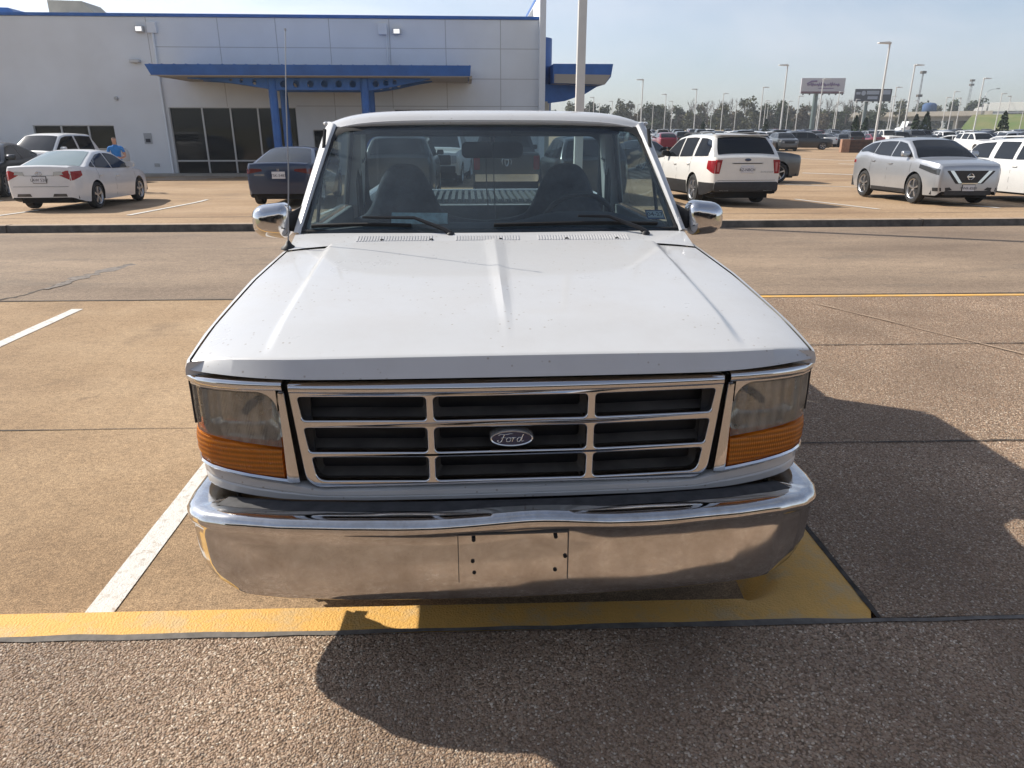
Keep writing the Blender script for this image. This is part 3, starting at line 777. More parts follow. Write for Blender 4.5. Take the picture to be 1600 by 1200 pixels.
T(mb, 'badge_script', M_badge, badge, smooth=60)

# ---- lamps
LP = [(0.668, 0.020), (0.72, 0.026), (0.80, 0.040), (0.87, 0.060), (0.925, 0.085), (0.960, 0.115), (0.982, 0.155), (0.992, 0.205), (0.996, 0.27)]
def sub(path, a, b, n):    # resample a plan path between fractions of its length
    seg = [math.hypot(path[i + 1][0] - path[i][0], path[i + 1][1] - path[i][1]) for i in range(len(path) - 1)]; tot = sum(seg); out = []
    for k in range(n + 1):
        d = tot * lerp(a, b, k / n); i = 0
        while i < len(seg) - 1 and d > seg[i]: d -= seg[i]; i += 1
        t = min(1, d / seg[i]); out.append((lerp(path[i][0], path[i + 1][0], t), lerp(path[i][1], path[i + 1][1], t)))
    return out
for s in (-1, 1):
    side = (lambda p: p) if s > 0 else mir
    def zb(x): a = (abs(x) - .668) / .33; return lerp(0.763, 0.800, max(0, min(1, a)))      # bottom edge
    def za(x): a = (abs(x) - .668) / .33; return lerp(0.858, 0.890, max(0, min(1, a)))      # amber / clear split
    # chrome bezel: top rail, bottom rail, inner upright
    mb = MB()
    mb.ribbon(side(sub(LP, 0, 1, 18)), [(-.03, 1.052), (.004, 1.052), (.012, 1.058), (.015, 1.068), (.012, 1.079), (.002, 1.084), (-.03, 1.084)])
    bezel = T(mb, 'headlamp_bezel', M_chrome, smooth=50)
    mb = MB(); mb.ribbon(side(sub(LP, 0, 1, 18)), lambda i, p: [(-.03, zb(p[0]) - .014), (.005, zb(p[0]) - .014), (.010, zb(p[0]) - .007), (.006, zb(p[0])), (-.03, zb(p[0]))]); T(mb, 'lower_rail', M_chrome, bezel, smooth=50)
    x0, x1 = sorted((s * 0.6655, s * 0.684))
    xb_ = (s * .645) ; xa_ = s * .684; xt_2 = s * .6655
    mb = MB(); mb.hexa([(xb_, .010, .752), (xa_, .010, .752), (xa_, .045, .752), (xb_, .045, .752), (xt_2, .008, 1.0515), (xa_, .008, 1.0515), (xa_, .045, 1.0515), (xt_2, .045, 1.0515)]); T(mb, 'inner_rail', M_chrome, bezel, bevel=0.005, smooth=40)
    # clear headlamp lens (a rounded upper inner corner), reflector bowl behind, amber lamp below, side marker round the corner
    NL = 132; lp = sub(LP, .045, .70, NL)
    def ztop(i):
        d = i / NL * 0.30; r = 0.060
        return 1.046 - (r - math.sqrt(max(0, r * r - (r - d) ** 2)) if d < r else 0)
    def lensprof(i, p):
        j = i if s > 0 else NL - i; f_ = .0016 * (i % 2)
        return [(-.008, za(p[0]) + .006), (.003 - f_, za(p[0]) + .010), (.005 - f_, lerp(za(p[0]), ztop(j), .5)), (.003 - f_, ztop(j) - .004), (-.008, ztop(j))]
    mb = MB(); mb.ribbon(side(lp), lensprof, closed=False); lens = T(mb, 'headlamp', M_lens, smooth=60)
    mb = MB(); mb.ribbon(side(lp), lambda i, p: (lambda q: [(-.010, q + .001), (.004, q + .0005), (.007, q + .003), (.007, 1.054), (-.010, 1.054)])(ztop(i if s > 0 else NL - i)), closed=False); T(mb, 'bezel_corner', M_chrome, bezel, smooth=40)
    mb = MB(); mb.box(*sorted((s * .60, s * .672)), 0.052, 0.06, .74, 1.07); T(mb, 'lamp_gap', M_blackpl, bezel)
    LPY = lambda x: float(np.interp(x, [q[0] for q in LP], [q[1] for q in LP]))
    mb = MB(); c = (s * 0.815, 0.13, 0.975)
    secs = []
    for k, (sc, dy) in enumerate(((1, 0.0), (.97, .02), (.85, .05), (.6, .075), (.3, .088), (.05, .09))):
        secs.append([(c[0] + s * .0 + (p[0] - .815) * sc * s, LPY(min(.955, .815 + (p[0] - .815) * sc)) + .014 + dy, .972 + (p[1] - .972) * sc) for p in rrect(.686, .950, .884, 1.046, .03, 3)])
    mb.loft(secs, closed=True); T(mb, 'reflector', M_reflector, lens, smooth=50)
    mb = MB(); mb.lathe([(-.03, .004), (-.03, .012), (.03, .014)], (s * .80, 0.095, .972), 'y', 12); T(mb, 'bulb', M_blackpl, lens, smooth=40)
    mb = MB(); mb.ribbon(side(sub(LP, .05, 1, 24)), lambda i, p: [(-.012, zb(p[0]) + .001), (.004, zb(p[0]) + .003), (.010, lerp(zb(p[0]), za(p[0]), .3)), (.008, lerp(zb(p[0]), za(p[0]), .45)), (.010, lerp(zb(p[0]), za(p[0]), .6)), (.008, lerp(zb(p[0]), za(p[0]), .8)), (.004, za(p[0]) + .001), (-.012, za(p[0]) + .004)])
    T(mb, 'turn_lamp', M_amber, smooth=50)
    mb = MB(); mb.ribbon(side(sub(LP, .715, .735, 3)), [(-.01, .91), (.009, .91), (.009, 1.051), (-.01, 1.051)]); T(mb, 'lamp_divider', M_blackpl, bezel)
    mb = MB(); mb.ribbon(side(sub(LP, .74, .99, 10)), [(-.012, .913), (.003, .916), (.006, .98), (.003, 1.046), (-.012, 1.05)], closed=False); T(mb, 'side_marker', M_lens, lens, smooth=50)
    mb = MB(); hp = [(.67, .11), (.80, .125), (.90, .15), (.945, .18), (.965, .22), (.975, .30)]
    mb.ribbon(side(hp), [(0, .765), (0, 1.068)], closed=False); T(mb, 'lamp_housing', M_reflector, lens)

# ---- white valance under grille and lamps
VP = [(0, 0.012), (.2, .013), (.45, .018), (.62, .028), (.72, .040), (.80, .056), (.87, .078), (.925, .106), (.96, .142), (.980, .185), (.988, .24), (.990, .30), (.99, .42)]
VPF = mir(VP)[:-1] + VP
def vz(x):
    a = abs(x); return (float(np.interp(a, [0, .59, .655, .70, .99], [.7255, .7255, .742, .7485, .785])), float(np.interp(a, [0, .4, .7, .93, .99], [.682, .682, .685, .700, .706])))
mb = MB(); mb.ribbon(sub(VPF, 0, 1, 80), lambda i, p: [(-.05, vz(p[0])[0]), (.002, vz(p[0])[0]), (.010, vz(p[0])[0] - .006), (.012, lerp(*vz(p[0]), .45)), (.008, lerp(*vz(p[0]), .52)), (.012, lerp(*vz(p[0]), .6)), (.009, vz(p[0])[1] + .005), (.0, vz(p[0])[1]), (-.08, vz(p[0])[1] + .003)], closed=False)
T(mb, 'valance', M_tpaint, smooth=40)

# ---- bumper
BPh = [(0, -.150), (.25, -.146), (.5, -.134), (.7, -.113), (.85, -.083), (.94, -.045), (.992, .0), (1.017, .055), (1.026, .13), (1.026, .25), (1.018, .36), (1.01, .44)]
BPF = sub(mir(BPh)[:-1] + BPh, 0, 1, 160)
def bprof(i, p):
    a = abs(p[0]); e = sstep(.80, 1.0, a) if p[1] < .1 else 1.0
    back = sstep(.1, .5, p[1])
    # old parking dent: ridge lifted and pushed back right of centre
    d = math.exp(-((p[0] - .06) / .17) ** 2) - .45 * math.exp(-((p[0] - .42) / .12) ** 2) - .35 * math.exp(-((p[0] + .33) / .10) ** 2)
    dz, do = .012 * d, -.010 * abs(d)
    lo = math.exp(-((p[0] - .40) / .2) ** 2) * -.008; tp = -.018 * sstep(.78, 1.0, a) if p[1] < .2 else -.018
    zt = .690 - .010 * e; zb_ = lerp(.398, .432, e) + .07 * back
    return [(-.15, zt - .012), (-.11, zt - .004), (-.05, zt + dz * .5), (-.026 + do, zt + .001 + dz), (-.010 + do, zt - .007 + dz), (-.001 + do, zt - .020 + dz), (do * .9, zt - .032 + dz), (-.006 + do * .6, zt - .045 + dz), (-.013 + do * .3, zt - .056 + dz * .7),
            (-.011 + lo * .4 + tp * .15, .60), (-.009 + lo + tp * .4, .55), (-.008 + lo + tp * .7, .50), (-.009 + tp, zb_ + .05), (-.016 + tp * 1.1, zb_ + .018), (-.032 + tp * 1.1, zb_ + .004), (-.075 + tp, zb_ + .010)]
mb = MB(); mb.ribbon(BPF, bprof, closed=False)
bumper = T(mb, 'bumper', M_bump, smooth=40)
# rubber-black filler in the gap behind the bumper
mb = MB(); mb.ribbon(sub(VPF, .13, .87, 50), [(-.11, .56), (-.07, .66), (-.06, .69), (-.12, .69)]); T(mb, 'bumper_gap_filler', M_blackpl, bumper)
# added dark strip: shade painted over the bumper's dusty chrome top
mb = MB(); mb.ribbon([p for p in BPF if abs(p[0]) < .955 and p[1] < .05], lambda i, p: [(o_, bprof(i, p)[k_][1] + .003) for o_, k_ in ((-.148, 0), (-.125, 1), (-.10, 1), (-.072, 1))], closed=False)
T(mb, 'top_shade', mat('dusty_shade', (.075, .075, .08), .7, col2=(.035, .035, .038), vscale=16), bumper, smooth=50)
# bare plate rectangle with four bolt holes
def bface(x): return float(np.interp(abs(x), [p[0] for p in BPh[:8]], [p[1] for p in BPh[:8]])) + .0095
mb = MB()
for (x0, x1, z0, z1) in ((-.166, -.1635, .478, .643), (.1655, .168, .478, .643), (-.163, .165, .6405, .643)):
    mb.box(x0, x1, bface(x0) - .003, bface(x0) + .01, z0, z1)
T(mb, 'plate_outline', mat('grime_line', (.13, .11, .09), .8), bumper)
for (x, z) in ((-.118, .625), (-.122, .552), (-.118, .512), (.128, .627), (.158, .558), (.128, .512)):
    mb = MB(); mb.lathe([(-.003, .0), (-.003, .006), (.01, .006)], (x, bface(x), z), 'y', 12); T(mb, 'bolt_hole', M_dark, bumper, smooth=40)

# ---- cowl, windshield and roof
mb = MB()
def cowl_pt(u, v):
    x = u * lerp(.893, .905, v); return (x, lerp(HE + .006 - .02 * u * u - .02 * abs(u) ** 6, 1.385 - .06 * (1 - u * u), v), lerp(1.300 - .018 * abs(u) ** 6, 1.329 - .008 * u ** 6, v))
mb.grid(cowl_pt, [-1 + i / 12 for i in range(25)], [0, .2, .5, .8, 1]); cowl = T(mb, 'cowl', M_tpaint, smooth=40)
mb = MB()
for (x0, x1) in ((-.61, -.27), (-.17, .12), (.20, .62)):
    n = int((x1 - x0) / .0125)
    for i in range(n):
        x = lerp(x0, x1, i / n); u = x / .9; a, b = cowl_pt(u, .25), cowl_pt(u, .72); mb.hexa([(x, a[1], a[2] - .004), (x + .006, a[1], a[2] - .004), (x + .006, b[1], b[2] - .004), (x, b[1], b[2] - .004), (x, a[1], a[2] + .0025), (x + .006, a[1], a[2] + .0025), (x + .006, b[1], b[2] + .0025), (x, b[1], b[2] + .0025)])
T(mb, 'cowl_louvre', mat('louvre_shadow', (.46, .46, .47), .8), cowl)['kind'] = 'stuff'
def ws(u, v, o=0.0):
    xb, xt = .893, .795; x = u * lerp(xb, xt, v); bow = (1 - u * u)
    y = lerp(1.400 - .055 * bow, 1.985 - .045 * bow, v) - .022 * math.sin(math.pi * v); z = lerp(1.330 - .006 * abs(u) ** 4, 1.795 - .016 * abs(u) ** 3, v)
    n = Vector((0.12 * u, -.66, .74)).normalized()
    return (x + n.x * o, y + n.y * o, z + n.z * o)
mb = MB(); mb.grid(lambda u, v: ws(u, v), [-1 + i / 12 for i in range(25)], [i / 12 for i in range(13)])
windshield = T(mb, 'windshield', M_wglass, smooth=60)
# black rubber gasket with rounded corners
mb = MB(); inn = rrect(-.968, .968, .022, .955, [.02, .02, .10, .10], 8); out_ = []
for (u, v) in inn:
    k = max(abs(u) / 1.004, abs(v - .5) / .504); out_.append((u / k, .5 + (v - .5) / k))
n = len(inn)
mb.loft([[ws(u, v, .006) for u, v in out_], [ws(lerp(a[0], b[0], .5), lerp(a[1], b[1], .5), .010) for a, b in zip(out_, inn)], [ws(u, v, .004) for u, v in inn]], closed=True)
mb.v += []; T(mb, 'windshield_gasket', M_rubber, windshield, smooth=60)
# A pillars
for s in (-1, 1):
    mb = MB(); secs = []
    for k in range(13):
        v = -0.02 + 1.03 * k / 12; g = Vector(ws(.985 * s, v, .009)); o = Vector((s * lerp(.922, .836, v), lerp(1.455, 2.045, v) - .015 * math.sin(math.pi * v), lerp(1.318, 1.800, v)))
        m_ = (g + o) / 2 + Vector((s * .012, -.016, .012)); bk = o + Vector((-s * .05, .03, -.012))
        secs.append([g - Vector((0, -.012, .012)), g, g * .7 + m_ * .3 + Vector((0, -.006, .006)), m_, o * .7 + m_ * .3 + Vector((s * .004, -.004, .004)), o, bk])
    mb.loft(secs, closed=True, caps=True); T(mb, 'a_pillar', M_tpaint, smooth=45)
# roof
def roof_pt(u, r):
    a = abs(u); x = u * .838
    y0 = 1.945 + .045 * u * u
    yy, zz = [(0, 1.797), (-.010, 1.809), (-.011, 1.820), (-.004, 1.8215), (.000, 1.8205), (.004, 1.8235), (.022, 1.838), (.06, 1.8515), (.13, 1.8625), (.25, 1.871), (.45, 1.875), (.70, 1.873), (.88, 1.866), (.97, 1.850), (1.005, 1.815), (1.01, 1.78)][r]
    drop = (.010 * a ** 2 + .048 * a ** 7) * min(1, (zz - 1.79) / .06 + .25) + (.012 * a ** 3 if r < 6 else .0)
    return (x * (1 - (.012 if r < 3 else 0) * a), y0 + yy if r < 10 else 1.945 + yy + .045 * u * u * (1 - (r - 9) / 6), zz - drop)
mb = MB(); mb.grid(roof_pt, [math.sin(math.pi / 2 * i / 20) for i in range(-20, 21)], list(range(16))); roof = T(mb, 'roof', M_tpaint, smooth=30)
for s in (-1, 1):
    mb = MB(); mb.tube([(s * .836, 2.0, 1.800), (s * .846, 2.02, 1.802), (s * .846, 2.5, 1.806), (s * .842, 2.95, 1.80)], .009, 8); T(mb, 'drip_rail', M_tpaint, roof, smooth=60)
# ---- doors, B pillars, cab back
def bodysec(s, y, zl=.44, top=1.318):
    return [(s * .912, y, top), (s * .925, y, top - .012), (s * .948, y, 1.24), (s * .972, y, 1.12), (s * .985, y, 0.98), (s * .985, y, .90), (s * .973, y, .84), (s * .972, y, .66), (s * .955, y, max(zl, .5)), (s * .935, y, zl)]
for s in (-1, 1):
    mb = MB(); mb.loft([bodysec(s, y) for y in (1.462, 1.47, 1.8, 2.2, 2.6, 2.772, 2.78)]); door = T(mb, 'door', M_tpaint, smooth=40)
    mb = MB(); mb.loft([bodysec(s, y) for y in (2.788, 2.9, 2.965)]); T(mb, 'cab_corner', M_tpaint, smooth=40)
    # door glass and frame
    gp = [(s * .885, 1.53, 1.322), (s * .885, 2.77, 1.322), (s * .815, 2.74, 1.775), (s * .812, 2.07, 1.775)]
    mb = MB(); mb.ngon(gp); T(mb, 'window', M_cglass, door)
    mb = MB()
    for a, b, r in ((gp[0], gp[3], .012), (gp[1], gp[2], .014), (gp[2], gp[3], .012)): mb.tube([a, b], r, 8)
    vw = [(s * .883, 1.80, 1.325), (s * .815, 1.84, 1.775)]; mb.tube(vw, .009, 6); T(mb, 'window_frame', M_blackpl, door, smooth=60)
    mb = MB(); mb.hexa([(s * .80, 2.79, 1.30), (s * .912, 2.79, 1.318), (s * .90, 2.965, 1.318), (s * .79, 2.965, 1.30), (s * .76, 2.76, 1.80), (s * .842, 2.76, 1.80), (s * .83, 2.955, 1.80), (s * .75, 2.955, 1.80)]); T(mb, 'b_pillar', M_tpaint, bevel=.006)
    mb = MB(); mb.box(*sorted((s * .984, s * 1.004)), 2.52, 2.64, 1.10, 1.135); T(mb, 'door_handle', M_chrome, door, bevel=.006)
    # inner door panel (pale trim)
    mb = MB(); mb.box(*sorted((s * .845, s * .875)), 1.52, 2.78, .60, 1.315); T(mb, 'door_panel', M_trimlt, door, bevel=.008)
mb = MB()
oo, ii = rrect(-.88, .88, .55, 1.79, .03, 4), rrect(-.765, .765, 1.285, 1.735, .07, 4)
mb.loft([[(x, 2.968, z) for x, z in oo], [(x * 1.0, 2.968, z) for x, z in ii], [(x, 2.93, z) for x, z in ii], [(x, 2.93, z) for x, z in oo]], closed=True); T(mb, 'cab_back', M_tpaint)
mb = MB(); mb.ngon([(x, 2.949, z) for x, z in ii]); T(mb, 'rear_window', M_cglass)
mb = MB(); mb.loft([[(x * .80 / .88, 2.926, z) for x, z in oo], [(x, 2.926, z) for x, z in rrect(-.757, .757, 1.292, 1.728, .07, 4)]], closed=True); T(mb, 'rear_trim', M_trim)
# ---- interior
mb = MB(); mb.box(-.86, .86, 1.42, 2.92, .50, .56); T(mb, 'cab_floor', M_dark)
mb = MB(); mb.grid(lambda u, v: (u * .79, 2.03 + .86 * v, 1.792 - .03 * abs(u) ** 4), [-1 + i / 8 for i in range(17)], [0, .5, 1]); T(mb, 'headliner', M_trim, smooth=60)
for s in (-1, 1):
    mb = MB(); mb.box(*sorted((s * .12, s * .70)), 2.0, 2.16, 1.748, 1.772); T(mb, 'sun_visor', M_trim, bevel=.008)
mb = MB()
def dash_pt(u, k):
    x = u * .87; hump = .050 * math.exp(-((x - .47) / .27) ** 4)
    return [(x, 1.385 - .05 * (1 - u * u), 1.300), (x, 1.52, 1.318 + hump * .25), (x, 1.66, 1.330 + hump), (x, 1.76, 1.325 + hump), (x, 1.80, 1.295 + hump * .7), (x, 1.83, 1.18), (x, 1.80, .95)][k]
mb.grid(dash_pt, [-1 + i / 20 for i in range(41)], list(range(7))); T(mb, 'dashboard', M_trim, smooth=45)
def seatz(x):
    z = 1.225
    for c in (-.50, .50):
        d = abs(x - c); z = max(z, 1.225 + .245 * math.exp(-(d / .185) ** 4.2) + .105 * math.exp(-(d / .27) ** 2))
    return z
mb = MB(); secs = []
for i in range(81):
    x = -.82 + 1.64 * i / 80; z = seatz(x); t = max(.035, .075 - .12 * (z - 1.25))
    secs.append([(x, 2.46, .72), (x, 2.52, 1.0), (x, 2.585, z - .05), (x, 2.60, z - .014), (x, 2.62, z), (x, 2.64 + t * .5, z - .004), (x, 2.66 + t, z - .05), (x, 2.64, .72)])
mb.loft(secs, closed=True, caps=True); mb.box(-.80, .80, 2.05, 2.5, .62, .86); T(mb, 'bench_seat', M_seat, smooth=50)
mb = MB()
cw, tl = Vector((.495, 2.02, 1.275)), R(28)
for k in range(29): pass
ring = [cw + Vector((.195 * math.cos(2 * math.pi * k / 28), .195 * math.sin(2 * math.pi * k / 28) * -math.sin(tl), .195 * math.sin(2 * math.pi * k / 28) * math.cos(tl))) for k in range(29)]
mb.tube(ring, .0155, 8, caps=False)
mb.tube([cw + Vector((-.19, 0, 0)), cw + Vector((0, -.03, -.02)), cw + Vector((.19, 0, 0))], .022, 6); mb.tube([cw + Vector((0, -.03, -.02)), cw + Vector((0, -.22, -.1))], .035, 8)
mb.lathe([(0, .001), (-.0, .08), (-.05, .06)], (cw.x, cw.y - .01, cw.z - .01), 'y', 16); T(mb, 'steering_wheel', M_blackpl, smooth=60)
mb = MB(); mb.prism(rrect(-.140, .185, 1.630, 1.712, .028, 5), 1.972, 2.005); rv = T(mb, 'rearview_mirror', M_blackpl, bevel=.006)
mb = MB(); mb.tube([(.022, 1.955, 1.735), (.022, 1.985, 1.70)], .012, 8); T(mb, 'mirror_mount', M_steel, rv)
mb = MB(); mb.tube([(.022, 1.945, 1.735), (.022, 1.90, 1.68), (.020, 1.70, 1.50), (.018, 1.47, 1.335)], .0028, 5); mb.tube([(-.012, 1.99, 1.64), (-.010, 1.97, 1.45), (-.004, 1.86, 1.36)], .003, 5); T(mb, 'hanging_cord', M_blackpl)
for s in (-1, 1):
    mb = MB(); mb.tube([(s * .79, 2.83, 1.66), (s * .80, 2.80, 1.58), (s * .80, 2.78, 1.30), (s * .80, 2.76, 1.0)], .022, 6); T(mb, 'seat_belt', M_blackpl)
    mb = MB(); mb.tube([(s * .785, 2.825, 1.60), (s * .77, 2.80, 1.575), (s * .755, 2.80, 1.60)], .008, 6); T(mb, 'belt_hook', M_badge)
mb = MB(); P_ = [(-.49, 1.60, 1.338), (-.215, 1.60, 1.338), (-.215, 1.66, 1.382), (-.49, 1.66, 1.386)]
mb.hexa([(x, y + .003, z - .003) for x, y, z in P_] + P_); T(mb, 'dash_paper', M_teal)
# registration sticker on the inside of the glass
def stick(x, y, o): # metres on the glass around the sticker centre
    return ws(.888 + x / .88, .145 + y / .72, o)
mb = MB(); mb.ngon([stick(-.042, -.03, -.004), stick(.046, -.03, -.004), stick(.046, .03, -.004), stick(-.042, .03, -.004)]); st = T(mb, 'sticker', mat('sticker_blue', (.05, .12, .28), .5))
mb = MB(); mb.ngon([stick(-.037, -.021, -.0035), stick(.041, -.021, -.0035), stick(.041, .022, -.0035), stick(-.037, .022, -.0035)]); T(mb, 'sticker_panel', mat('sticker_white', (.88, .90, .90), .5), st)
tm = text_mb('04-27', .034, lambda c: stick(c.x + .002, c.y, -.0028), extr=0); T(tm, 'sticker_text', M_ink, st)

# ---- mirrors, antenna, wipers
for s in (-1, 1):
    mb = MB(); c = Vector((s * 1.035, 1.50, 1.368)); secs = []
    for (dy, sc, dx) in ((-.068, .05, .012), (-.066, .35, .012), (-.058, .66, .010), (-.040, .88, .006), (-.015, .98, .002), (.015, 1.0, 0), (.045, .99, 0)):
        secs.append([(c.x + s * (p[0] * (.3 + .7 * sc) + dx * -1), c.y + dy - .03 * p[0], c.z + p[1] * (.25 + .75 * sc) * (1 - .10 * (p[0] / .09)) if sc > .1 else c.z + p[1] * .25) for p in rrect(-.088, .088, -.078, .078, [.045, .055, .055, .045], 5)])
    mb.loft(secs, closed=True, caps=True); mr_ = T(mb, 'wing_mirror', M_chrome, smooth=50)
    mb = MB(); mb.prism([(c.x + s * p[0], c.z + p[1]) for p in rrect(-.08, .08, -.068, .068, .035, 4)], c.y + .046, c.y + .050); T(mb, 'mirror_glass', M_chrome, mr_)
    mb = MB(); mb.hexa([(s * .90, 1.50, 1.31), (s * .965, 1.47, 1.325), (s * .965, 1.54, 1.325), (s * .90, 1.60, 1.31), (s * .885, 1.52, 1.44), (s * .96, 1.47, 1.40), (s * .96, 1.54, 1.40), (s * .885, 1.60, 1.44)]); T(mb, 'mirror_arm', M_blackpl, mr_, bevel=.008, smooth=40)
mb = MB(); mb.lathe([(-.012, .034), (-.004, .032), (.008, .016), (.022, .008), (.03, .0)], (-.900, 1.215, 1.292), 'z', 16); an = T(mb, 'antenna', M_blackpl, smooth=40)
mb = MB(); mb.tube([(-.900, 1.215, 1.31), (-.880, 1.262, 1.60), (-.862, 1.275, 1.9), (-.842, 1.29, 2.155)], [.0035, .003, .0025, .0022], 6); mb.lathe([(-.006, .0), (-.004, .0045), (.004, .0045), (.006, .0)], (-.842, 1.29, 2.158), 'z', 8); T(mb, 'antenna_mast', M_steel, an, smooth=60)
for (px, xa, xb, xt_) in ((-.195, -.36, -.835, -.60), (.705, .545, .005, .40)):
    mb = MB()
    def wp(x, z, o): return ws(x / .89, z, o)
    piv = Vector((px, 1.318, 1.320))
    mb.lathe([(-.02, .022), (.006, .020), (.014, .012), (.016, 0)], piv, 'z', 12)
    mb.tube([piv + Vector((0, 0, .008)), piv + Vector((-.03, .012, .026)), Vector(wp(xa, .085, .030)), Vector(wp(xt_, .098, .026))], [.013, .010, .008, .006], 6)
    wi = T(mb, 'wiper', M_blackpl, smooth=50)
    mb = MB()
    L0, L1 = (xb, xt_ + (xt_ - xb) * .96)
    for k in range(12):
        a, b = lerp(L0, L1, k / 12), lerp(L0, L1, (k + 1) / 12)
        fz_ = lambda x: .030 + .045 * (x - L0) / (L1 - L0) * (1 if True else 0)
        mb.hexa([wp(a, .036 + .010 * math.sin(math.pi * k / 12), .004), wp(b, .036 + .010 * math.sin(math.pi * (k + 1) / 12), .004), wp(b, .058 + .010 * math.sin(math.pi * (k + 1) / 12), .004), wp(a, .058 + .010 * math.sin(math.pi * k / 12), .004),
                 wp(a, .042 + .010 * math.sin(math.pi * k / 12), .018), wp(b, .042 + .010 * math.sin(math.pi * (k + 1) / 12), .018), wp(b, .052 + .010 * math.sin(math.pi * (k + 1) / 12), .018), wp(a, .052 + .010 * math.sin(math.pi * k / 12), .018)])
    T(mb, 'wiper_blade', M_rubber, wi)
for x in (-.50, -.28, .03, .33, .56): # washer jets and push pins on the cowl
    a = cowl_pt(x / .9, .35); mb = MB(); mb.lathe([(-.003, .009), (.004, .008), (.007, .0)], a, 'z', 8); T(mb, 'cowl_pin', M_blackpl, cowl, smooth=40)

# ---- bed, tailgate, underside, wheels
for s in (-1, 1):
    mb = MB(); secs = []
    ys = [3.0, 3.01] + [AXR - .46 + .92 * i / 18 for i in range(19)] + [5.0, 5.30, 5.32]
    for y in ys:
        zl = arch(y, AXR, .50, .46); q = bodysec(s, y, .5, 1.30)
        secs.append([(s * .86, y, .85), (s * .86, y, 1.29), (s * .875, y, 1.302), (s * .905, y, 1.302)] + [(x, yy, max(z, zl)) for x, yy, z in q[1:]])
    mb.loft(secs); T(mb, 'bed_side', M_tpaint, smooth=40)
    mb = MB(); mb.box(*sorted((s * .965, s * .99)), 5.315, 5.335, .82, 1.08); T(mb, 'tail_lamp', M_red, bevel=.004)
mb = MB(); mb.box(-.86, .86, 3.0, 3.03, .6, 1.29); T(mb, 'bed_front', M_tpaint, bevel=.004)
mb = MB(); mb.box(-.86, .86, 5.27, 5.32, .62, 1.215); T(mb, 'tailgate', M_tpaint, bevel=.006)
mb = MB(); mb.box(-.86, .86, 3.03, 5.27, .70, .74)
for i in range(14): x = -.80 + i * .118; mb.box(x, x + .06, 3.03, 5.27, .74, .755)
T(mb, 'bed_floor', M_tpaint)
M_rib = mat('ribbed_liner', (.07, .074, .074), .7)
mb = MB(); mb.box(-.85, .85, 4.35, 5.27, 1.170, 1.178)
for i in range(29):
    x = -.84 + i * .0585; mb.box(x, x + .032, 4.35, 5.27, 1.178, 1.205)
T(mb, 'bed_cover', [M_rib], bevel=0)
mb = MB(); mb.box(-.42, .42, .15, 5.2, .42, .60); mb.box(-.58, .58, .50, 1.35, .36, .55); mb.tube([(-.80, AXF, .36), (.80, AXF, .36)], .05, 8); mb.tube([(-.8, AXR, .375), (.8, AXR, .375)], .06, 8); mb.box(-.55, .55, .02, .10, .44, .60); mb.box(-.58, .58, .3, 1.4, .58, .64); mb.box(-.86, .86, 1.4, 5.2, .58, .64)
T(mb, 'chassis', M_dark)
def wheel(par, x, y, r, w, s, rim_r, m_rim, spokes=5, sw=.5, z=None):
    z = r if z is None else z
    h = w / 2
    mb = MB(); mb.lathe([(-h * .7, rim_r * .96), (h * .55, rim_r * .96), (h * .55, .02)], (x, y, z), 'x', 24) if s > 0 else mb.lathe([(h * .7, rim_r * .96), (-h * .55, rim_r * .96), (-h * .55, .02)], (x, y, z), 'x', 24)
    wh = mb.build('wheel', M_dark, par, smooth=40)
    mb = MB(); mb.lathe([(-h * .75, rim_r * .95), (-h * .96, rim_r + .02), (-h, r - .06), (-h * .86, r - .012), (-h * .6, r), (h * .6, r), (h * .86, r - .012), (h, r - .06), (h * .96, rim_r + .02), (h * .75, rim_r * .95)], (x, y, z), 'x', 30)
    mb.build('tyre', M_tyre, wh, smooth=40)
    mb = MB(); xo = x + s * h * .82; xi = x + s * h * .5
    mb.lathe([(s * h * .95, rim_r), (s * h * .86, rim_r * .94), (s * h * .5, rim_r * .90)], (x, y, z), 'x', 30)
    mb.lathe([(s * h * .5, rim_r * .22), (s * h * .74, rim_r * .2), (s * h * .78, .0)], (x, y, z), 'x', 14)
    for k in range(spokes):
        a = 2 * math.pi * (k + .25) / spokes; da = sw * math.pi / spokes
        p = lambda ang, rr, xx: (xx, y + rr * math.cos(ang), z + rr * math.sin(ang))
        mb.hexa([p(a - da * .75, rim_r * .18, xi), p(a + da * .75, rim_r * .18, xi), p(a + da * .5, rim_r * .95, xi), p(a - da * .5, rim_r * .95, xi), p(a - da * .65, rim_r * .18, xo), p(a + da * .65, rim_r * .18, xo), p(a + da * .36, rim_r * .95, xo), p(a - da * .36, rim_r * .95, xo)])
    mb.build('rim', m_rim, wh, smooth=40)
    return wh
for s in (-1, 1):
    for y in (AXF, AXR):
        wheel(truck, s * .845, y, WR, .24, s, .21, M_steel, 8, .6)
# tread blocks on the front tyres
for s in (-1, 1):
    mb = MB()
    for k in range(46):
        a = 2 * math.pi * k / 46
        for j, xx in enumerate((-.085, -.03, .025, .08)):
            b = a + (.05 if j % 2 else 0); c_, s_ = math.cos(b), math.sin(b); r0, r1 = WR - .004, WR + .008
            pts = []
            for rr in (r0, r1):
                for (dx, db) in ((-.022, -.045), (.022, -.03), (.022, .045), (-.022, .03)):
                    pts.append((s * .845 + xx + dx, AXF + rr * math.cos(b + db), WR + rr * math.sin(b + db)))
            mb.hexa(pts)
    T(mb, 'tyre_tread', M_tyre)['kind'] = 'stuff'

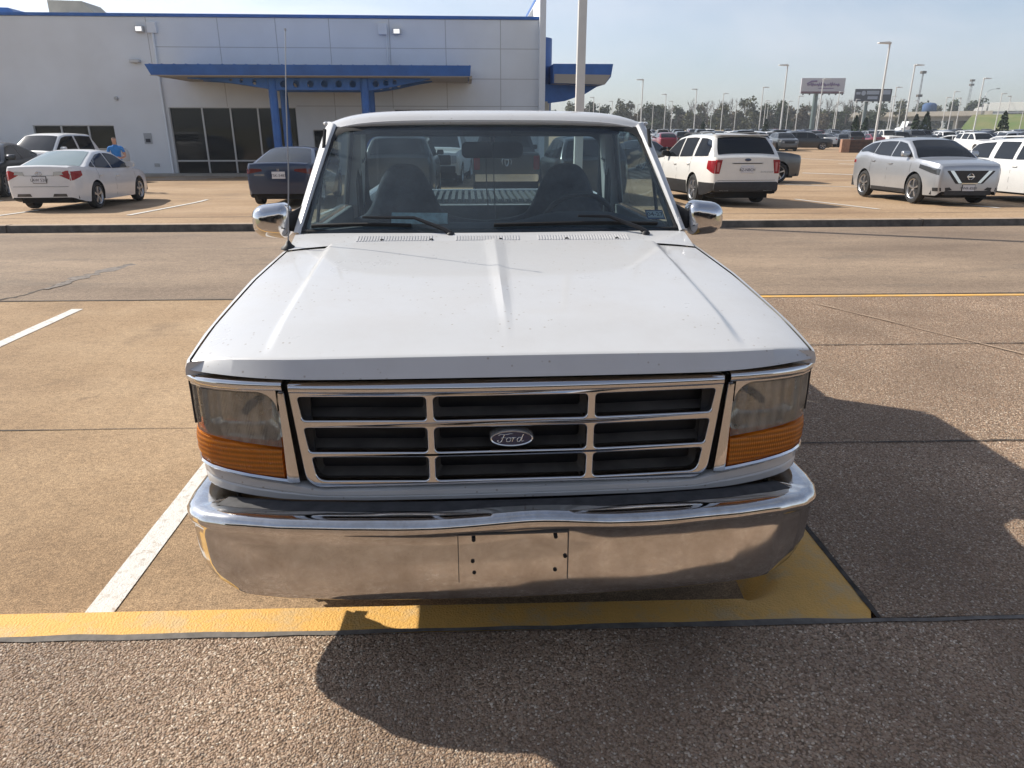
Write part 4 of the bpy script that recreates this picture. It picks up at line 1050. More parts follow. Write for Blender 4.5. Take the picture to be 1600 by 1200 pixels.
# ================================================================== other vehicles
M_tint = mat('tinted_glass', (0.010, 0.012, 0.015), 0.05, spec=0.42)
M_tint2 = mat('clear_window', (0.05, 0.075, 0.08), 0.05, spec=0.6, coat=0.3)
M_plate = mat('plate_white', (0.62, 0.63, 0.66), 0.5)
M_headl = mat('headlamp_clear', (0.45, 0.47, 0.50), 0.12, 0.3, coat=0.5)
def car_paint(name, col, metal=0.0, rough=0.3): return mat(name, col, rough, metal, coat=0.7, coat_rough=0.06, var=0.04, vscale=2)
CP_ = {'white': car_paint('car_white', (.70, .70, .70)), 'pearl': car_paint('car_pearl', (.72, .71, .68)), 'silver': car_paint('car_silver', (.43, .45, .48), .55, .32), 'gray': car_paint('car_gray', (.075, .08, .085), .3),
       'charcoal': car_paint('car_charcoal', (.035, .038, .042), .3), 'navy': car_paint('car_navy', (.014, .028, .068), .3), 'black': car_paint('car_black', (.012, .012, .014)), 'red': car_paint('car_red', (.20, .012, .03), .2),
       'blue': car_paint('car_blue', (.02, .05, .16), .3), 'tan': car_paint('car_tan', (.30, .26, .20), .3)}

class Shape:
    """side and plan profile of a car; y runs from nose (0) to tail (L)"""
    def __init__(s, L, W, H, axf, axr, r, low, belt, wid, A, B, C, D, roofz, tum=.70, shoulder=.925, bedlike=False):
        s.L, s.W, s.H, s.axf, s.axr, s.r = L, W, H, axf, axr, r
        s.low, s.belt, s.wid = low, belt, wid
        s.A, s.B, s.C, s.D, s.roofz, s.tum, s.sh = A, B, C, D, roofz, tum, shoulder
    def ip(s, t, y): return float(np.interp(y, [a for a, _ in t], [b for _, b in t]))
    def zl(s, y):
        z = s.ip(s.low, y); R_ = s.r * 1.16
        for c in (s.axf, s.axr):
            d = abs(y - c)
            if d < R_: z = max(z, s.r + math.sqrt(R_ * R_ - d * d))
        return z
    def zb(s, y): return s.ip(s.belt, y)
    def w(s, y): return s.W / 2 * s.ip(s.wid, y)
    Q = [(0, .955), (.22, .985), (.5, 1.0), (.78, .99), (.9, .97), (.965, .945), (1, None)]
    def xs(s, y, z):
        b = s.ip(s.low, y); t = s.zb(y); q = max(0, min(1, (z - b) / (t - b)))
        return s.w(y) * float(np.interp(q, [a for a, _ in s.Q], [(v if v else s.sh) for _, v in s.Q]))
    def ztop(s, y):
        return max(s.zb(y), s.ip(s.roofz, y)) if s.A <= y <= s.D else s.zb(y)
    def gx(s, y, z):
        b = s.zb(y); t = (z - b) / max(.05, s.H - b); return s.w(y) * s.sh * (1 - (1 - s.tum) * max(0, t) ** 1.15)
    def top(s, y, u, o=0):
        zt = s.ztop(y); xt = s.gx(y, zt - .05) - .02
        dy = .02; sl = (s.ztop(min(y + dy, s.D)) - s.ztop(max(y - dy, s.A))) / (2 * dy); n = Vector((0, -sl, 1)).normalized()
        bow = .06 * (1 - u * u) * (-sl / math.sqrt(1 + sl * sl))
        return (u * xt, y + n.y * o + bow * 0, zt + .022 * (1 - u * u) - .03 * abs(u) ** 6 + n.z * o)
def car_meshes(s, pillars, far=False):
    """returns dict of MB: body, roof (greenhouse shell), windshield, rear_window, windows, underside"""
    out = {}
    R_ = s.r * 1.16
    ys = set([0, .015, .04, .08, .14, .22, .35, .5, s.L, s.L - .012, s.L - .04, s.L - .08, s.L - .15, s.L - .25, s.L - .4])
    for c in (s.axf, s.axr):
        for k in range(17): ys.add(round(c - R_ * math.cos(math.pi * k / 16), 4))
        ys |= {c - R_ - .002, c + R_ + .002}
    for a, _ in s.belt: ys.add(a)
    ys |= {s.A, s.B, s.C, s.D, (s.axf + s.axr) / 2}
    if far: ys = set(y for i, y in enumerate(sorted(ys)) if i % 2 == 0) | {0, s.L}
    ys = sorted(y for y in ys if 0 <= y <= s.L)
    qs = [0, .12, .25, .4, .55, .7, .82, .9, .96, 1] if not far else [0, .25, .55, .85, 1]
    mb = MB(); secs = []
    for y in ys:
        b, t, lo = s.ip(s.low, y), s.zb(y), s.zl(y); half = []
        for q in qs:
            z = b + (t - b) * q; zz = min(max(z, lo), t); half.append((s.xs(y, zz), zz))
        xt = s.xs(y, t); cr = .028 if y < s.A or y > s.D else .01
        tops = [(xt * .75, t + cr * .45), (xt * .4, t + cr * .85), (0, t + cr)]
        full = [(-x, y, z) for x, z in half] + [(-x, y, z) for x, z in tops[:-1]] + [(0, y, t + cr)] + [(x, y, z) for x, z in reversed(tops[:-1])] + [(x, y, z) for x, z in reversed(half)]
        secs.append(full)
    mb.loft(secs); mb.ngon(secs[0]); mb.ngon(list(reversed(secs[-1]))); out['body'] = mb
    ys = sorted(set([s.A, s.B, s.C, s.D] + [lerp(s.A, s.B, k / 6) for k in range(7)] + [lerp(s.B, s.C, k / 5) for k in range(6)] + [lerp(s.C, s.D, k / 6) for k in range(7)]))
    mb = MB(); secs = []
    us = [1, .93, .8, .5, 0]
    for y in ys:
        zb_, zt = s.zb(y) - .015, s.ztop(y); half = [(s.gx(y, lerp(zb_, max(zb_, zt - .05), k / 3)), lerp(zb_, max(zb_, zt - .05), k / 3)) for k in range(4)]
        tp = [(s.top(y, u)[0], s.top(y, u)[2]) for u in us]
        secs.append([(-x, y, z) for x, z in half] + [(-x, y, z) for x, z in tp] + [(x, y, z) for x, z in reversed(tp[:-1])] + [(x, y, z) for x, z in reversed(half)])
    mb.loft(secs); out['roof'] = mb
    mb = MB(); mb.grid(lambda u, v: s.top(lerp(s.A + .05, s.B - .03, v), u * lerp(.93, .90, v), .007), [-1, -.75, -.4, 0, .4, .75, 1], [k / 7 for k in range(8)]); out['windshield'] = mb
    mb = MB(); mb.grid(lambda u, v: s.top(lerp(s.C + .04, s.D - min(.06, (s.D - s.C) * .2), v), u * .88, .007), [-1, -.75, -.4, 0, .4, .75, 1], [k / 7 for k in range(8)]); out['rear_window'] = mb
    wins = []
    for sd in (-1, 1):
        for (y0, y1) in pillars:
            bot = lambda y: s.zb(y) + .025
            yy = [lerp(y0, y1, k / 12) for k in range(13)]; up = [(y, min(s.ztop(y) - .085, s.H - .075)) for y in yy]
            up = [(y, z) for y, z in up if z > bot(y) + .01]
            if len(up) < 3: continue
            lo = [(y, bot(y)) for y in (up[0][0], up[-1][0])]
            mb = MB(); n = len(up)
            rows_ = [[(sd * (s.gx(y, lerp(bot(y), z, f)) + .007), y, lerp(bot(y), z, f)) for y, z in up] for f in (0, .35, .7, 1)]
            mb.loft(rows_); wins.append(mb)
    out['windows'] = wins
    mb = MB(); hw = s.W / 2 - .27
    mb.box(-hw, hw, .25, s.L - .25, .19, .62)
    mb.box(-s.W / 2 * .9, s.W / 2 * .9, s.axf + R_ + .03, s.axr - R_ - .03, .21, .55)
    mb.box(-s.W / 2 * .9, s.W / 2 * .9, .2, s.axf - R_ - .02, .28, .6) if s.axf - R_ > .3 else None
    mb.box(-s.W / 2 * .88, s.W / 2 * .88, s.axr + R_ + .02, s.L - .15, .3, .6)
    out['underside'] = mb
    return out
def side_patch(mb, s, sd, y0, y1, z0, z1, o=.006, n=10):
    f0 = z0 if callable(z0) else (lambda y: z0); f1 = z1 if callable(z1) else (lambda y: z1)
    def P(y, f):
        z = lerp(f0(y), f1(y), f); z = min(z, s.zb(y) - .004)
        return (sd * (s.xs(y, z) + o), y, z)
    mb.loft([[P(lerp(y0, y1, k / n), f) for f in (0, .33, .66, 1)] for k in range(n + 1)])
def end_patch(mb, s, rear, pts, o=.007):
    y = s.L + o if rear else -o; mb.ngon([(x, y, z) for x, z in pts])
def end_solid(mb, s, rear, pts, d=.05, o=.012):
    a, b = (s.L - d, s.L + o) if rear else (-o, d); mb.prism(pts, a, b)
SED = Shape(4.8, 1.82, 1.47, .95, 3.74, .335,
    [(0, .36), (.06, .24), (.4, .20), (4.3, .20), (4.65, .28), (4.8, .34)],
    [(0, .66), (.03, .72), (.12, .77), (.5, .87), (1.0, .93), (1.25, .955), (2.5, .96), (3.6, 1.01), (4.2, 1.06), (4.6, 1.09), (4.74, 1.085), (4.785, 1.06), (4.8, 1.02)],
    [(0, .70), (.03, .78), (.10, .86), (.3, .94), (.8, .99), (1.6, 1.0), (3.4, 1.0), (4.2, .975), (4.55, .94), (4.72, .88), (4.78, .83), (4.8, .79)],
    1.10, 1.95, 3.05, 4.22, [(1.10, .95), (1.5, 1.19), (1.95, 1.42), (2.3, 1.465), (2.7, 1.47), (3.05, 1.435), (3.6, 1.27), (4.22, 1.06)], .66, .93)
SUV = Shape(5.0, 1.96, 1.76, .95, 3.82, .375,
    [(0, .42), (.06, .30), (.4, .26), (4.5, .26), (4.85, .34), (5.0, .42)],
    [(0, .88), (.03, .96), (.12, 1.02), (.5, 1.08), (1.0, 1.12), (1.3, 1.14), (2.5, 1.15), (4.2, 1.19), (4.8, 1.20), (4.97, 1.19), (5.0, 1.16)],
    [(0, .74), (.03, .82), (.10, .89), (.3, .96), (.8, 1.0), (4.2, 1.0), (4.7, .975), (4.9, .93), (4.97, .89), (5.0, .86)],
    1.22, 2.05, 4.45, 4.93, [(1.22, 1.13), (1.6, 1.42), (2.05, 1.69), (2.4, 1.745), (3.2, 1.76), (4.1, 1.73), (4.45, 1.69), (4.65, 1.50), (4.93, 1.19)], .74, .94)
CRO = Shape(4.89, 1.92, 1.72, .97, 3.79, .39,
    [(0, .36), (.06, .26), (.4, .25), (4.4, .27), (4.75, .36), (4.89, .45)],
    [(0, .93), (.03, 1.0), (.12, 1.05), (.5, 1.12), (1.0, 1.17), (1.3, 1.185), (2.3, 1.19), (3.2, 1.23), (3.9, 1.32), (4.5, 1.30), (4.8, 1.22), (4.89, 1.14)],
    [(0, .76), (.03, .83), (.10, .89), (.3, .95), (.8, 1.0), (1.6, .985), (2.8, .985), (3.7, 1.0), (4.4, .96), (4.75, .88), (4.89, .78)],
    1.12, 2.0, 3.95, 4.78, [(1.12, 1.17), (1.5, 1.42), (2.0, 1.655), (2.4, 1.71), (3.0, 1.72), (3.6, 1.69), (3.95, 1.65), (4.35, 1.50), (4.78, 1.24)], .72, .92)
PIC = Shape(5.75, 1.98, 1.93, 1.0, 4.55, .40,
    [(0, .48), (.06, .38), (.5, .36), (5.3, .36), (5.6, .46), (5.75, .5)],
    [(0, 1.06), (.02, 1.14), (.1, 1.19), (.6, 1.23), (1.3, 1.27), (3.9, 1.29), (5.6, 1.29), (5.73, 1.28), (5.75, 1.25)],
    [(0, .86), (.02, .90), (.10, .95), (.3, .98), (.8, 1.0), (5.4, 1.0), (5.68, .985), (5.75, .95)],
    1.42, 2.12, 3.72, 3.98, [(1.42, 1.27), (1.75, 1.56), (2.12, 1.86), (2.4, 1.92), (3.2, 1.93), (3.72, 1.90), (3.85, 1.6), (3.98, 1.29)], .76, .93)
def yflip(h): return R(180 - h)
def make_car(name, label, cat, s, pillars, paint, front, heading, z=None, scale=1.0, rim=M_alloy, spokes=5, tint=M_tint, rtint=None, lower=None, sw=.5, group=None):
    """front = plan position of the middle of the nose; heading in degrees clockwise from +Y"""
    h = R(heading); f = Vector((math.sin(h), math.cos(h)))
    zz = far_z(front[1], front[0]) + .006 if z is None else z
    tail = Vector(front) - f * s.L * scale; slope = math.atan((far_z(tail.y, tail.x) + .006 - zz) / (s.L * scale))
    c = empty(name, (front[0], front[1], zz), R(180) - h, label, cat, group); c.scale = (scale,) * 3; c.rotation_euler.x = slope
    D = car_meshes(s, pillars)
    c['_'] = 0; del c['_']
    D['body'].build('body', paint, c, smooth=38)
    D['roof'].build('roof', paint, c, smooth=42)
    D['windshield'].build('windshield', tint, c, smooth=60)
    D['rear_window'].build('rear_window', rtint or tint, c, smooth=60)
    for w_ in D['windows']: w_.build('window', tint, c, smooth=60)
    D['underside'].build('underside', M_dark, c)
    for sd in (-1, 1):
        for y in (s.axf, s.axr): wheel(c, sd * (s.W / 2 - .125), y, s.r, .22, sd, s.r * .68, rim, spokes, sw)
        # door seams, handles, mirror
        for y in (s.A + .12, (pillars[0][1] + pillars[1][0]) / 2, min(s.axr - .05, pillars[1][1] + .02)):
            mb = MB(); zlo = max(s.zl(y) + .06, s.ip(s.low, y) + .07); side_patch(mb, s, sd, y - .005, y + .005, zlo, s.zb(y) - .01, .003, 1)
            mb.build('door_seam', M_dark, c)
        for y in ((pillars[0][1] + pillars[1][0]) / 2 - .16, min(s.axr - .25, pillars[1][1] - .12)):
            z0 = s.zb(y) - .17; x = s.xs(y, z0)
            mb = MB(); mb.box(*sorted((sd * (x - .01), sd * (x + .028))), y - .10, y + .10, z0 - .018, z0 + .018); mb.build('door_handle', paint, c, bevel=.008, smooth=40)
        y = s.A + .42; z0 = s.zb(y) + .10; x = s.gx(y, z0)
        mb = MB(); q = [(sd * (x + .02 + p[0]), z0 + p[1]) for p in rrect(0, .21, -.06, .085, .04, 3)]
        mb.loft([[(a, y - .05, lerp(z0, b, .6)) for a, b in q], [(a, y - .02, b) for a, b in q], [(a, y + .06, b) for a, b in q]], closed=True, caps=True); mb.box(*sorted((sd * (x - .03), sd * (x + .05))), y - .01, y + .05, z0 - .07, z0 - .02)
        mb.build('wing_mirror', paint if lower is None else M_blackpl, c, smooth=50)
    if lower:
        for sd in (-1, 1):
            mb = MB(); side_patch(mb, s, sd, s.axf + s.r * 1.2, s.axr - s.r * 1.2, s.ip(s.low, 2.5), lower, .008, 6); mb.build('sill_cladding', M_blackpl, c)
            mb = MB(); side_patch(mb, s, sd, s.axr + s.r * 1.2, s.L, lambda y: s.ip(s.low, y), lower, .008, 8); mb.build('rear_cladding', M_blackpl, c)
    return c
def plate(c, s, rear, z, txt, w=.31, hgt=.15, x=0, frame=True):
    y = s.L + .014 if rear else -.014; sg = 1 if rear else -1
    mb = MB(); mb.box(x - w / 2 - .012, x + w / 2 + .012, min(y, y - sg * .03), max(y, y - sg * .03), z - hgt / 2 - .012, z + hgt / 2 + .012); p = mb.build('number_plate', M_blackpl if frame else M_plate, c, bevel=.004)
    mb = MB(); yy = y + sg * .003; mb.ngon([(x - w / 2, yy, z - hgt / 2), (x + w / 2, yy, z - hgt / 2), (x + w / 2, yy, z + hgt / 2), (x - w / 2, yy, z + hgt / 2)]); mb.build('plate_face', M_plate, p)
    tm = text_mb(txt, .095, lambda q: (x + (-sg) * -1 * (q.x if rear else -q.x) * (1 if rear else 1) * (1), y + sg * .0055, z - .012 + q.y), extr=0) if False else text_mb(txt, .095, lambda q: (x + q.x * (-1 if rear else 1), y + sg * .0055, z - .012 + q.y), extr=0)
    tm.build('plate_text', M_ink, p)
M_rearglass = mat('light_rear_glass', (.16, .22, .22), .06, spec=.6, coat=.3)
P_SED = [(1.25, 2.55), (2.62, 3.55), (3.60, 3.86)]
P_SUV = [(1.40, 2.50), (2.60, 3.55), (3.72, 4.62)]
P_CRO = [(1.34, 2.45), (2.52, 3.45), (3.50, 4.40)]
P_PIC = [(1.62, 2.75), (2.85, 3.70)]

# --- white sedan, seen from behind
cam_ = make_car('parked_sedan', 'white sedan seen from behind with red tail lamps, parked left of the dark blue sedan', 'sedan', SED, P_SED, CP_['white'], (-11.5, 21.9), -5.5, scale=.94, rtint=M_rearglass, sw=.62)
for sd in (-1, 1):
    mb = MB(); side_patch(mb, SED, sd, 4.42, 4.80, lambda y: .74 + (4.8 - y) * .32, lambda y: .965 + (4.8 - y) * .03)
    end_patch(mb, SED, True, [(sd * .43, .90), (sd * .715, .765), (sd * .72, .985), (sd * .66, .985)]); t_ = mb.build('tail_lamp', M_red, cam_, smooth=60)
    mb = MB(); end_patch(mb, SED, True, [(sd * .34, .87), (sd * .58, .885), (sd * .55, .965), (sd * .36, .955)], .010); mb.build('reverse_lamp', M_headl, t_)
mb = MB(); end_patch(mb, SED, True, [(-.36, .862), (.36, .862), (.36, .868), (-.36, .868)], .009); end_patch(mb, SED, True, [(-.66, .60), (.66, .60), (.66, .607), (-.66, .607)], .009); mb.build('boot_seam', M_dark, cam_)
plate(cam_, SED, True, .77, 'LAW 5267')
mb = MB(); mb.tube([(.075 * math.cos(a * math.pi / 10), 4.815, .915 + .05 * math.sin(a * math.pi / 10)) for a in range(21)], .008, 6); mb.tube([(.028 * math.cos(a * math.pi / 10), 4.815, .915 + .048 * math.sin(a * math.pi / 10)) for a in range(21)], .007, 6); mb.tube([(.05 * math.cos(a * math.pi / 10), 4.815, .94 + .02 * math.sin(a * math.pi / 10)) for a in range(21)], .006, 6); mb.build('badge', M_badge, cam_, smooth=60)
for sd in (-1, 1):
    mb = MB(); end_patch(mb, SED, True, [(sd * .25, .36), (sd * .6, .36), (sd * .58, .43), (sd * .28, .43)], .008); mb.build('rear_diffuser', M_kerb, cam_)
# --- dark blue sedan, seen from behind
hon = make_car('parked_sedan', 'dark navy blue sedan seen from behind with white number plate, beside the truck antenna', 'sedan', SED, P_SED, CP_['navy'], (-6.12, 23.3), -3.5, scale=.98, sw=.4)
for sd in (-1, 1):
    mb = MB(); side_patch(mb, SED, sd, 4.45, 4.80, lambda y: .83, lambda y: .955)
    end_patch(mb, SED, True, [(sd * .40, .90), (sd * .715, .84), (sd * .715, .965), (sd * .42, .95)]); mb.build('tail_lamp', mat('dark_red_lens', (.10, .008, .012), .12, coat=.6) if sd < 0 else MATS['dark_red_lens'], hon, smooth=60)
plate(hon, SED, True, .80, 'TSK-5487', frame=False)
tm = text_mb('H', .085, lambda q: (-q.x, 4.812, .925 + q.y), .003); tm.build('badge', M_badge, hon)
tm = text_mb('ACCORD', .06, lambda q: (.48 - q.x, 4.812, .80 + q.y), .002); tm.build('lettering', M_badge, hon)
# --- charcoal sedan at the left edge
gr = make_car('parked_sedan', 'charcoal grey car at the left edge, half hidden by the white sedan', 'sedan', SED, P_SED, CP_['charcoal'], (-15.9, 21.2), 166, scale=1.06)
# --- silver-framed SUV behind it at the frame edge
make_car('parked_suv', 'light silver suv at the far left edge behind the charcoal car', 'suv', SUV, P_SUV, CP_['silver'], (-22.6, 27.0), 183, scale=1.0)
# --- white crew-cab pickup by the wall
wp_ = make_car('parked_pickup', 'white crew cab pickup parked facing out beside the building wall', 'pickup truck', PIC, P_PIC, CP_['white'], (-17.0, 25.0), 188, scale=.94, tint=M_tint)
mb = MB(); mb.box(-.85, .85, 4.05, 5.68, 1.30, 1.315); mb.build('bed_cover', M_blackpl, wp_)
# --- white suv right of the truck
ex = make_car('parked_suv', 'white suv seen from behind with black lower bumper, right of the truck', 'suv', SUV, P_SUV, CP_['pearl'], (5.28, 23.65), -7, lower=.58, sw=.55)
for sd in (-1, 1):
    mb = MB(); side_patch(mb, SUV, sd, 4.72, 5.0, lambda y: .80 + (5 - y) * .42, lambda y: 1.115); end_patch(mb, SUV, True, [(sd * .66, 1.13), (sd * .835, 1.13), (sd * .835, .80), (sd * .72, .80)]); t_ = mb.build('tail_lamp', M_red, ex, smooth=60)
    mb = MB(); end_patch(mb, SUV, True, [(sd * .72, 1.07), (sd * .79, 1.07), (sd * .79, .85), (sd * .745, .85)], .011); mb.build('lamp_inner', mat('pink_lens', (.5, .16, .16), .2) if sd < 0 else MATS['pink_lens'], t_)
    mb = MB(); mb.box(*sorted((sd * .44, sd * .72)), 4.98, 5.03, .36, .42); mb.build('exhaust_trim', M_alloy, ex, bevel=.02)
    mb = MB(); mb.tube([(sd * .60, 2.0, 1.745), (sd * .60, 2.2, 1.79), (sd * .60, 4.0, 1.785), (sd * .60, 4.25, 1.73)], .018, 6); mb.build('roof_rail', M_blackpl, ex, smooth=60)
mb = MB(); end_solid(mb, SUV, True, rrect(-.84, .84, .36, .60, .06, 3), .2, .03); mb.build('rear_bumper', M_blackpl, ex, bevel=.015, smooth=40)
plate(ex, SUV, True, .90, 'RZ-NBCH', frame=False)
mb = MB(); mb.lathe([(.0, .085), (.016, .08), (.018, 0)], (0, 5.0, 1.13), 'y', 24); b_ = mb.build('badge', M_blueoval, ex, smooth=40)
for v_ in b_.data.vertices: v_.co.z = 1.13 + (v_.co.z - 1.13) * .42
mb = MB(); end_patch(mb, SUV, True, [(-.42, 1.055), (.42, 1.055), (.36, 1.035), (-.36, 1.035)], .012); end_patch(mb, SUV, True, [(-.76, .635), (.76, .635), (.76, .642), (-.76, .642)], .010); mb.build('tailgate_seam', M_blackpl, ex)
tm = text_mb('EXPLORER', .055, lambda q: (-.50 - q.x * 1.0, 5.010, .83 + q.y), .001) if False else text_mb('EXPLORER', .055, lambda q: (-.52 - q.x, 5.010, .835 + q.y), .001, spacing=1.3); tm.build('lettering', M_steel, ex)
mb = MB(); mb.box(-.7, .7, 4.35, 4.52, 1.705, 1.735); mb.build('spoiler', CP_['pearl'], ex, bevel=.01)
# --- charcoal car behind it
make_car('parked_sedan', 'dark grey car behind the white suv, its nose and alloy wheel showing', 'car', CRO, P_CRO, CP_['gray'], (11.05, 29.6), 84, scale=.98, sw=.5)
# --- silver crossover
mu = make_car('parked_crossover', 'silver crossover with dark V-shaped grille facing the camera', 'crossover', CRO, P_CRO, CP_['silver'], (11.55, 18.75), 179, scale=.965, sw=.5)
mb = MB(); end_solid(mb, CRO, False, round_poly([(-.36, .56), (.36, .56), (.64, .89), (-.64, .89)], .03), .05, .006); g_ = mb.build('grille', M_blackpl, mu)
for sd in (-1, 1):
    mb = MB(); mb.hexa([(sd * .56, -.012, .89), (sd * .46, -.012, .89), (sd * .46, .03, .89), (sd * .56, .03, .89), (sd * .29, -.022, .575), (sd * .20, -.022, .575), (sd * .20, .03, .575), (sd * .29, .03, .575)]); mb.build('grille_arm', M_chrome, g_)
    mb = MB(); side_patch(mb, CRO, sd, .04, .78, lambda y: .77 + y * .22, lambda y: .92 + y * .15, .008, 14); mb.build('headlamp', mat('xenon_lamp', (.07, .075, .08), .1, .3, coat=.8) if sd < 0 else MATS['xenon_lamp'], mu, smooth=60)
    mb = MB(); end_solid(mb, CRO, False, [(sd * .42, .40), (sd * .60, .38), (sd * .62, .46), (sd * .50, .47)], .05, .006); side_patch(mb, CRO, sd, .0, .16, .37, .46, .006, 4); mb.build('fog_lamp', M_blackpl, mu)
    mb = MB(); side_patch(mb, CRO, sd, 4.55, 4.85, 1.0, 1.09, .008, 6); mb.build('tail_lamp', M_red, mu)
    mb = MB(); side_patch(mb, CRO, sd, 1.42, 3.3, .26, .36, .010, 6); mb.build('sill_cladding', M_blackpl, mu)
mb = MB(); mb.box(-.21, .21, -.026, 0, .555, .585); mb.build('grille_bar', M_chrome, g_)
mb = MB(); mb.tube([(.075 * math.cos(a * math.pi / 10), -.02, .74 + .075 * math.sin(a * math.pi / 10)) for a in range(21)], .010, 6); mb.box(-.10, .10, -.028, -.01, .722, .758); mb.build('badge', M_badge, mu, smooth=50)
mb = MB(); end_solid(mb, CRO, False, rrect(-.62, .62, .27, .385, .03, 3), .1, .010); mb.build('lower_intake', M_blackpl, mu)
plate(mu, CRO, False, .455, 'TWR-8589', .32, .15, 0)
# --- white boxy suv at the right edge
xt = make_car('parked_suv', 'white boxy suv cut off by the right edge, behind the silver crossover', 'suv', SUV, [(1.40, 2.35), (2.5, 3.35), (3.6, 4.6)], CP_['white'], (14.6, 18.2), 179, scale=.935, sw=.45)
for sd in (-1, 1):
    mb = MB(); mb.tube([(sd * .58, 1.9, 1.75), (sd * .58, 2.1, 1.82), (sd * .58, 3.9, 1.82), (sd * .58, 4.2, 1.75)], .022, 6); mb.build('roof_rail', CP_['white'], xt, smooth=60)
    mb = MB(); mb.prism([(.42, .58), (.95, .86), (1.48, .58), (1.42, .58), (.95, .80), (.48, .58)], sd * .98, sd * 1.0, 'yz'); mb.build('arch_flare', M_blackpl, xt)
# --- vehicles seen through the truck's cab
make_car('parked_suv', 'dark suv seen through the left of the truck windshield', 'suv', SUV, P_SUV, CP_['charcoal'], (-3.35, 25.2), -3)
w2 = make_car('parked_pickup', 'white pickup with black grille facing the camera, seen through the truck windshield', 'pickup truck', PIC, P_PIC, CP_['white'], (-2.85, 26.9), 182)
mb = MB(); end_solid(mb, PIC, False, rrect(-.66, .66, .74, 1.08, .05, 3), .06, .02); mb.build('grille', M_blackpl, w2)
mb = MB(); end_solid(mb, PIC, False, rrect(-.82, .82, .48, .70, .04, 3), .06, .04); mb.build('front_bumper', M_blackpl, w2)
plate(w2, PIC, False, .62, 'TX 4471', frame=False) if False else None
for sd in (-1, 1):
    mb = MB(); end_solid(mb, PIC, False, [(sd * .68, .78), (sd * .86, .80), (sd * .86, 1.06), (sd * .68, 1.06)], .2, .015); mb.build('headlamp', M_headl, w2)
ram = make_car('parked_pickup', 'dark grey pickup seen from behind with silver ram emblem, through the truck windshield', 'pickup truck', PIC, P_PIC, CP_['charcoal'], (-.35, 27.0), -2)
for sd in (-1, 1):
    mb = MB(); end_solid(mb, PIC, True, rrect(*sorted((sd * .76, sd * .93)), .84, 1.22, .03, 3), .2, .012); mb.build('tail_lamp', M_red, ram)
mb = MB(); end_solid(mb, PIC, True, rrect(-.9, .9, .52, .72, .04, 3), .1, .06); mb.build('rear_bumper', M_chrome, ram)
mb = MB()
def emb(p, w): mb.tube([(-x, 5.775, 1.05 + z) for x, z in p], w, 6)
emb([(-.12, -.07), (-.14, .02), (-.11, .08), (-.05, .07), (-.05, -.02), (-.03, -.09), (0, -.11)], .018); emb([(.12, -.07), (.14, .02), (.11, .08), (.05, .07), (.05, -.02), (.03, -.09), (0, -.11)], .018); emb([(-.05, .07), (0, .05), (.05, .07)], .02)
mb.build('emblem', M_badge, ram, smooth=60)
# --- nearer vehicles of the lot at right
rd = make_car('parked_suv', 'dark red suv seen from behind, between the truck and the white suv', 'suv', CRO, P_CRO, CP_['red'], (14.9, 76), 2)
make_car('parked_sedan', 'dark car in front of the red suv, beside the truck pillar', 'car', SED, P_SED, CP_['black'], (8.35, 41.5), 40)
make_car('parked_suv', 'black suv parked beside the light pole and brown planter box', 'suv', SUV, P_SUV, CP_['black'], (33.4, 79.0), 105)

# --- the rest of the lot: small single-mesh cars in rows
def far_mesh(s, pillars, name):
    D = car_meshes(s, pillars, True); mb = MB()
    for k, key in enumerate(('body', 'roof')): mb.mi(0).add(D[key].v, D[key].f)
    for key in ('windshield', 'rear_window'): mb.mi(1).add(D[key].v, D[key].f)
    for w_ in D['windows']: mb.mi(1).add(w_.v, w_.f)
    mb.mi(2).add(D['underside'].v, D['underside'].f)
    for sd in (-1, 1):
        for y in (s.axf, s.axr): mb.mi(2).lathe([(-.1, .02), (-.1, s.r), (.1, s.r), (.1, .02)], (sd * (s.W / 2 - .115), y, s.r), 'x', 12)
        mb.mi(3); x0, x1 = sorted((sd * s.W * .27, sd * s.W * .36)); zf, zr = s.zb(.05) - .12, s.zb(s.L - .05) - .16
        mb.box(x0, x1, -.012, .05, zf - .08, zf); mb.mi(4).box(x0, x1, s.L - .05, s.L + .012, zr - .12, zr)
    mb.mi(2).box(-s.W * .24, s.W * .24, -.010, .05, s.zb(.05) - .30, s.zb(.05) - .1)
    o = mb.build(name, [CP_['white'], M_tint, M_dark, M_headl, M_red], smooth=40); me = o.data; bpy.data.objects.remove(o); return me
FAR = {'sedan': far_mesh(SED, P_SED, 'far_sedan'), 'suv': far_mesh(SUV, P_SUV, 'far_suv'), 'crossover': far_mesh(CRO, P_CRO, 'far_crossover'), 'pickup': far_mesh(PIC, P_PIC, 'far_pickup')}
rnd = random.Random(21)
cols = ['white'] * 6 + ['silver'] * 4 + ['gray'] * 4 + ['charcoal'] * 4 + ['black'] * 4 + ['navy', 'blue', 'red', 'tan', 'pearl']
CN = {'white': 'white', 'silver': 'silver', 'gray': 'grey', 'charcoal': 'charcoal', 'black': 'black', 'navy': 'navy', 'blue': 'blue', 'red': 'red', 'tan': 'tan', 'pearl': 'cream white'}
KN = {'sedan': 'car', 'suv': 'suv', 'crossover': 'suv', 'pickup': 'pickup truck'}
def nth(n): return '%d%s' % (n, 'th' if 10 <= n % 100 <= 20 else {1: 'st', 2: 'nd', 3: 'rd'}.get(n % 10, 'th'))
